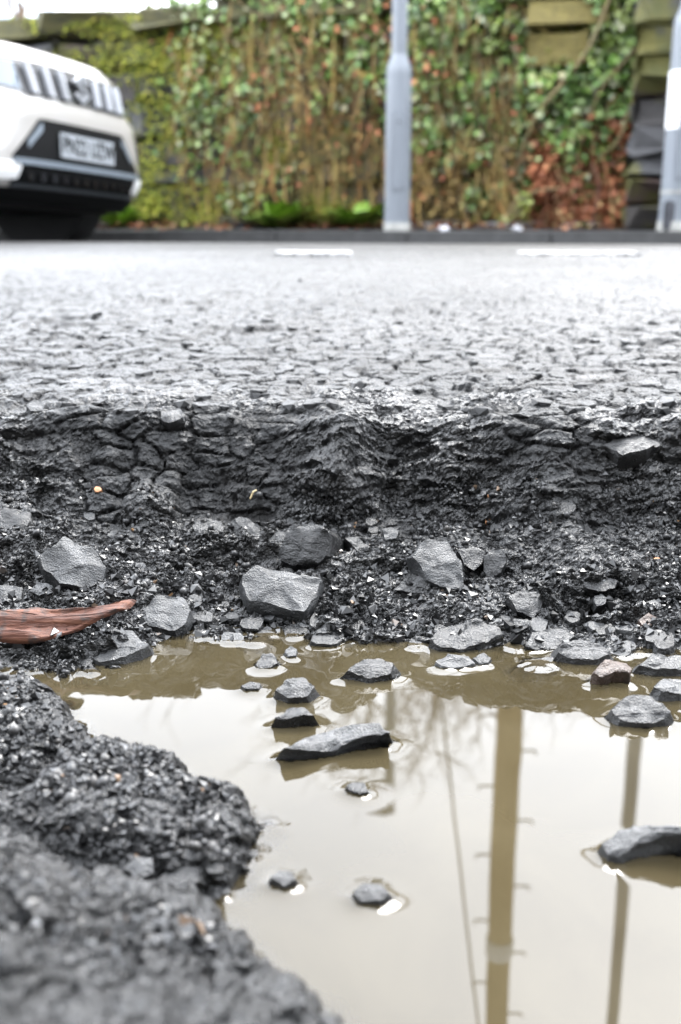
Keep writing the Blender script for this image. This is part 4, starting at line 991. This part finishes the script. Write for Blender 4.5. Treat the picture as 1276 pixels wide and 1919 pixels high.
for i, q in enumerate(('end of the unseen gritstone terrace added for shade', 'unseen gritstone terraced house added for shade, its door beside the party wall', 'unseen gritstone terraced house added for shade, facing the pothole', 'unseen gritstone terraced house added for shade, facing the ivy', 'unseen gritstone terraced house added for shade, next to last in its row', 'far end of the unseen gritstone terrace added for shade')): terrace(-15 + 6 * i, q, 1 if i % 2 else -1)

# ------------------------------------------------------------------ the car
PAINT = Mat('pearl_white_paint'); PAINT = PAINT.set(col=(.34, .325, .305), rough=.3, coat=1.0, coatr=.05)
PLAST = m_simple('dark_plastic', (.004, .0043, .0046), .65, var=.2); GLOSSB = m_simple('gloss_black', (.008, .008, .009), .12); CHROME = m_simple('chrome', (.30, .31, .33), .3, .2, var=.05)
SILV = m_simple('silver_trim', (.15, .175, .20), .35, 0, var=.1); CGLASS = m_simple('car_glass', (.02, .025, .03), .04); LENS = m_simple('headlight_lens', (.07, .095, .12), .08, var=.15, sc=8, coat=1)
for _m in (PLAST,): _m.node_tree.nodes['Principled BSDF'].inputs['Specular IOR Level'].default_value = .12
PLATE = m_simple('plate_white', (.30, .32, .34), .35, var=.04); TYRE = m_simple('tyre', (.014, .014, .015), .75, var=.2, sc=60)
YAW = R(-20)
CX, CY = -1.47, 6.42
czz = .166
car = empty('car', (CX, CY, czz), YAW); car.rotation_euler = (R(-2.0), 0, YAW); tag(car, 'white sports utility car with a black barred grille driving along the far lane', 'car')
def FX(y, z):
    """how far forward the car's nose reaches at width y and height z"""
    a = abs(y) / .887
    k = min(1, max(0, (z - .60) / .3)); plan = -(.03 + .05 * k) * a ** 2 - (.17 + .22 * k) * a ** 5
    return plan + float(np.interp(z, [.18, .26, .36, .45, .62, .70, .76, .90, .95, 1.0], [-.16, -.06, 0, .005, 0, .01, -.02, -.05, -.08, -.15]))
def halfw(x): return float(np.interp(x, [-4.17, -4.0, -3.3, -1.0, -.4, 0], [.80, .86, .887, .887, .885, .885]))
# body shell: sections along the length
def section(x, zt, zb, hw, tuck=.04):
    pts = [(-hw + .06, zb), (-hw + .01, zb + .06), (-hw, .5), (-hw + .005, .72), (-hw + tuck, zt - .10), (-hw + tuck + .06, zt - .03), (-hw * .62, zt), (0, zt + .015)]
    return [(x, a, b) for a, b in pts] + [(x, -a, b) for a, b in pts[-2::-1]]
zt_of = lambda x: float(np.interp(x, [-4.17, -4.1, -3.6, -1.25, -.9, -.45, -.25, -.12], [.80, .98, 1.02, 1.12, 1.10, 1.065, 1.03, .975]))
secs = [section(x, zt_of(x), .24, halfw(x) - (.02 if x > -.15 else 0)) for x in (-.26, -.34, -.45, -.7, -.9, -1.25, -2.0, -2.8, -3.4, -3.8, -4.05, -4.17)]
n = len(secs[0]); bv, bf = [p for s_ in secs for p in s_], []
for i in range(len(secs) - 1):
    for k in range(n): bf.append((i * n + k, i * n + (k + 1) % n, (i + 1) * n + (k + 1) % n, (i + 1) * n + k))
bf.append(tuple((len(secs) - 1) * n + k for k in range(n)))
MB().add(bv, bf).build('body', PAINT, car, True)
# nose skin: a grid over width and height, curving back into the body
def skin(ys_, zs_, off=0.0, back=None):
    vs_, fs_ = [], []; ny, nz = len(ys_), len(zs_[0]) if isinstance(zs_[0], (list, tuple)) else len(zs_)
    for i, y in enumerate(ys_):
        col = zs_[i] if isinstance(zs_[0], (list, tuple)) else zs_
        for z in col: vs_.append((FX(y, z) + off, y, z))
    for i in range(ny - 1):
        for k in range(nz - 1): fs_.append((i * nz + k, (i + 1) * nz + k, (i + 1) * nz + k + 1, i * nz + k + 1))
    if back is not None:                        # give it thickness
        m_ = len(vs_); vs_ += [(p[0] - back, p[1], p[2]) for p in vs_]
        fs_ += [tuple(q + m_ for q in reversed(f)) for f in list(fs_)]
        ring = [i * nz for i in range(ny)] + [(ny - 1) * nz + k for k in range(1, nz)] + [i * nz + nz - 1 for i in range(ny - 2, -1, -1)] + [k for k in range(nz - 2, 0, -1)]
        for a_, b_ in zip(ring, ring[1:] + ring[:1]): fs_.append((a_, a_ + m_, b_ + m_, b_))
    return MB().add(vs_, fs_)
YY = [-.885 + 1.77 * i / 36 for i in range(37)]
skin(YY, [.22, .28, .36, .45, .54, .62, .70, .76, .83, .90, .95, .985, 1.0], 0, .34).build('front_bumper', PAINT, car, True)
bn = skin([y * .90 for y in YY], [.925, .95, .975, .995, 1.01], .012, .30).build('bonnet', PAINT, car, True)
# grille between the headlights
gy = [-.495 + .99 * i / 24 for i in range(25)]
gr = skin(gy, [[.745 + .0 * abs(y), .78, .83, .88, .925 - .02 * (abs(y) / .495) ** 2] for y in gy], .010, .05).build('grille', GLOSSB, car, True)
for y in (-.435, -.305, -.17, .17, .305, .435):
    bar = [(FX(y, z) + .018, y + (z - .83) * .10 * (1 if y > 0 else -1), z) for z in (.757, .79, .83, .87, .908)]
    vs_, fs_ = [], []
    for p in bar: vs_ += [(p[0], p[1] - .024, p[2]), (p[0] + .022, p[1] - .013, p[2]), (p[0] + .022, p[1] + .013, p[2]), (p[0], p[1] + .024, p[2])]
    for i in range(4):
        for k in range(3): fs_.append((4 * i + k, 4 * i + k + 1, 4 * i + k + 5, 4 * i + k + 4))
    MB().add(vs_, fs_).build('bar', CHROME, gr, True)
SP = [(0, 1), (.8, .5), (.45, .27), (0, .55), (-.35, .33), (.9, -.35), (.9, -.42), (0, -1), (-.8, -.5), (-.45, -.27), (0, -.55), (.35, -.33), (-.9, .35), (-.9, .42)]
bm = bmesh.new(); f = bm.faces.new([bm.verts.new((FX(0, .83) + .02, a_ * .082, .835 + b_ * .082)) for a_, b_ in SP])
ex = bmesh.ops.extrude_face_region(bm, geom=[f]); bmesh.ops.translate(bm, verts=[v for v in ex['geom'] if isinstance(v, bmesh.types.BMVert)], vec=(.02, 0, 0)); bmesh.ops.triangulate(bm, faces=bm.faces[:]); bmesh.ops.recalc_face_normals(bm, faces=bm.faces[:])
me = bpy.data.meshes.new('emblem'); bm.to_mesh(me); bm.free(); link('emblem', me, CHROME, gr)
for sg in (-1, 1):
    hy_ = [sg * (.505 + .36 * i / 10) for i in range(11)]
    hl = skin(hy_, [[.76 + .05 * i / 10, .80 + .04 * i / 10, .85 + .03 * i / 10, .905 + .01 * i / 10] for i in range(11)], .012, .05).build('headlight', LENS, car, True)
    skin([sg * (.70 + .08 * i / 4) for i in range(5)], [.81, .84, .87], .016, .02).build('projector', GLOSSB, hl, True)
    fl = skin([sg * (.70 + .14 * i / 5) for i in range(6)], [.50, .55, .60], .010, .03).build('fog_lamp', GLOSSB, car, True)
    # bright corner of the lower bumper
    skin([sg * (.575 + .27 * i / 6) for i in range(7)], [[.29 + .02 * (6 - i) / 6, .33, .36, .395] for i in range(7)], .013, .03).build('corner_trim', BANDW, car, True)
# lower intake with the number plate
ly = [-.62 + 1.24 * i / 30 for i in range(31)]
low = skin(ly, [[.405, .405 + .2 * (.225 - .20 * max(0, (abs(y) - .41) / .21)), .405 + .5 * (.225 - .20 * max(0, (abs(y) - .41) / .21)), .405 + .8 * (.225 - .20 * max(0, (abs(y) - .41) / .21)), .63 - .20 * max(0, (abs(y) - .41) / .21)] for y in ly], .008, .05).build('lower_intake', PLAST, car, True)
for sg in (-1, 1):
    skin([sg * (.40 + .12 * i / 5) for i in range(6)], [[.57 - .10 * i / 5, .59 - .10 * i / 5, .61 - .105 * i / 5] for i in range(6)], .014, .02).build('side_blade', SILV, low, True)
skin(ly, [.385, .40, .415], .022, .04).build('trim_strip', SILV, car, True)
lw = [-.60 + 1.2 * i / 24 for i in range(25)]
mesh_in = skin(lw, [.285, .32, .35, .384], .010, .05).build('lattice_panel', PLAST, car, True)
for i in range(-5, 6): MB().box((FX(i * .1, .335) + .013, i * .1, .335), (.012, .05, .06), .006).build('lattice_cell', GLOSSB, mesh_in)
skin(YY, [.20, .225, .25, .268], .012, .10).build('skid_lip', PLAST, car, True)
skin(lw, [.270, .278, .286], .020, .03).build('lip_strip', m_simple('grey_lip', (.035, .04, .045), .5), car, True)
pl = MB().box((FX(0, .51) + .02, 0, .508), (.012, .54, .130), .004).build('number_plate', PLATE, car, True)
fc = bpy.data.curves.new('plate_text', 'FONT'); fc.body = 'PN22 UZW'; fc.size = .118; fc.align_x = 'CENTER'; fc.align_y = 'CENTER'; fc.extrude = .001; fc.offset = .0015
fo = bpy.data.objects.new('text_source', fc); COL.objects.link(fo); bpy.context.view_layer.update()
tm = bpy.data.meshes.new_from_object(fo); bpy.data.objects.remove(fo); tm.materials.clear()
ft = link('plate_text', tm, GLOSSB, pl, (FX(0, .51) + .0285, 0, .508)); ft.rotation_euler = (R(90), 0, R(90)); ft.scale = (.90, 1.04, 1)
# cabin
cab = [(-1.22, 1.05, .80), (-1.95, 1.56, .60), (-2.4, 1.60, .61), (-3.5, 1.57, .60), (-4.02, 1.04, .78)]
vs_, fs_ = [], []
for x, z, hw in cab: vs_ += [(x, -hw, z), (x, hw, z)]
low_ = len(vs_)
for x, z, hw in cab: vs_ += [(x, -.835, 1.0), (x, .835, 1.0)]
MB().add(vs_, [(0, 1, 3, 2), (6, 7, 9, 8)] + [(2 * i + low_, 2 * i, 2 * i + 2, 2 * i + 2 + low_) for i in range(4)] + [(2 * i + 1, 2 * i + 1 + low_, 2 * i + 3 + low_, 2 * i + 3) for i in range(4)]).build('windows', CGLASS, car)
MB().box((-2.72, 0, 1.585), (1.75, 1.22, .06), .03).build('roof', PAINT, car, True)
for sg in (-1, 1):
    for (x0, z0, w0), (x1, z1, w1) in ((( -1.2, 1.04, .81), (-1.95, 1.57, .61)), ((-2.75, 1.0, .845), (-2.75, 1.58, .62)), ((-4.02, 1.03, .79), (-3.5, 1.58, .61))):
        MB().tube([(x0, sg * w0, z0), (x1, sg * w1, z1)], .035, 8).build('pillar', PAINT, car, True)
    MB().box((-1.55, sg * .96, 1.10), (.12, .2, .15), .04).build('mirror', PAINT, car, True)
    for xx in (-1.45, -2.75): MB().box((xx - .6, sg * .890, .68), (1.15, .012, .55), .02).build('door', PAINT, car, True)
    MB().box((-2.1, sg * .885, .32), (2.0, .05, .16), .03).build('sill', PLAST, car, True)
    MB().box((-4.15, sg * .7, .85), (.06, .26, .18), .02).build('tail_light', m_simple('red_lens', (.4, .02, .02), .2), car, True)
MB().box((-2.1, 0, .26), (3.7, 1.5, .16), .05).build('undertray', BLACK, car)
RIM = m_simple('alloy', (.4, .41, .42), .3, .8)
for xx in (-.82, -3.32):
    for sg in (-1, 1):
        ty = MB().lathe([(.20, -.10), (.30, -.108), (.33, -.09), (.335, -.05), (.335, .05), (.33, .09), (.30, .108), (.20, .10)], 32, (0, 0, 0), 'Y').build('wheel', TYRE, car, True, (xx, sg * .775, .335))
        MB().lathe([(.215, -.095), (.20, -.07), (.05, -.085), (.02, -.09)] if sg < 0 else [(.02, .09), (.05, .085), (.20, .07), (.215, .095)], 24, (0, 0, 0), 'Y').build('rim', RIM, ty, True)
        MB().lathe([(.36, -.12), (.40, -.12), (.40, .12), (.36, .12)], 32, (0, 0, 0), 'Y').build('wheel_arch', BLACK, car, True, (xx, sg * .775, .36))
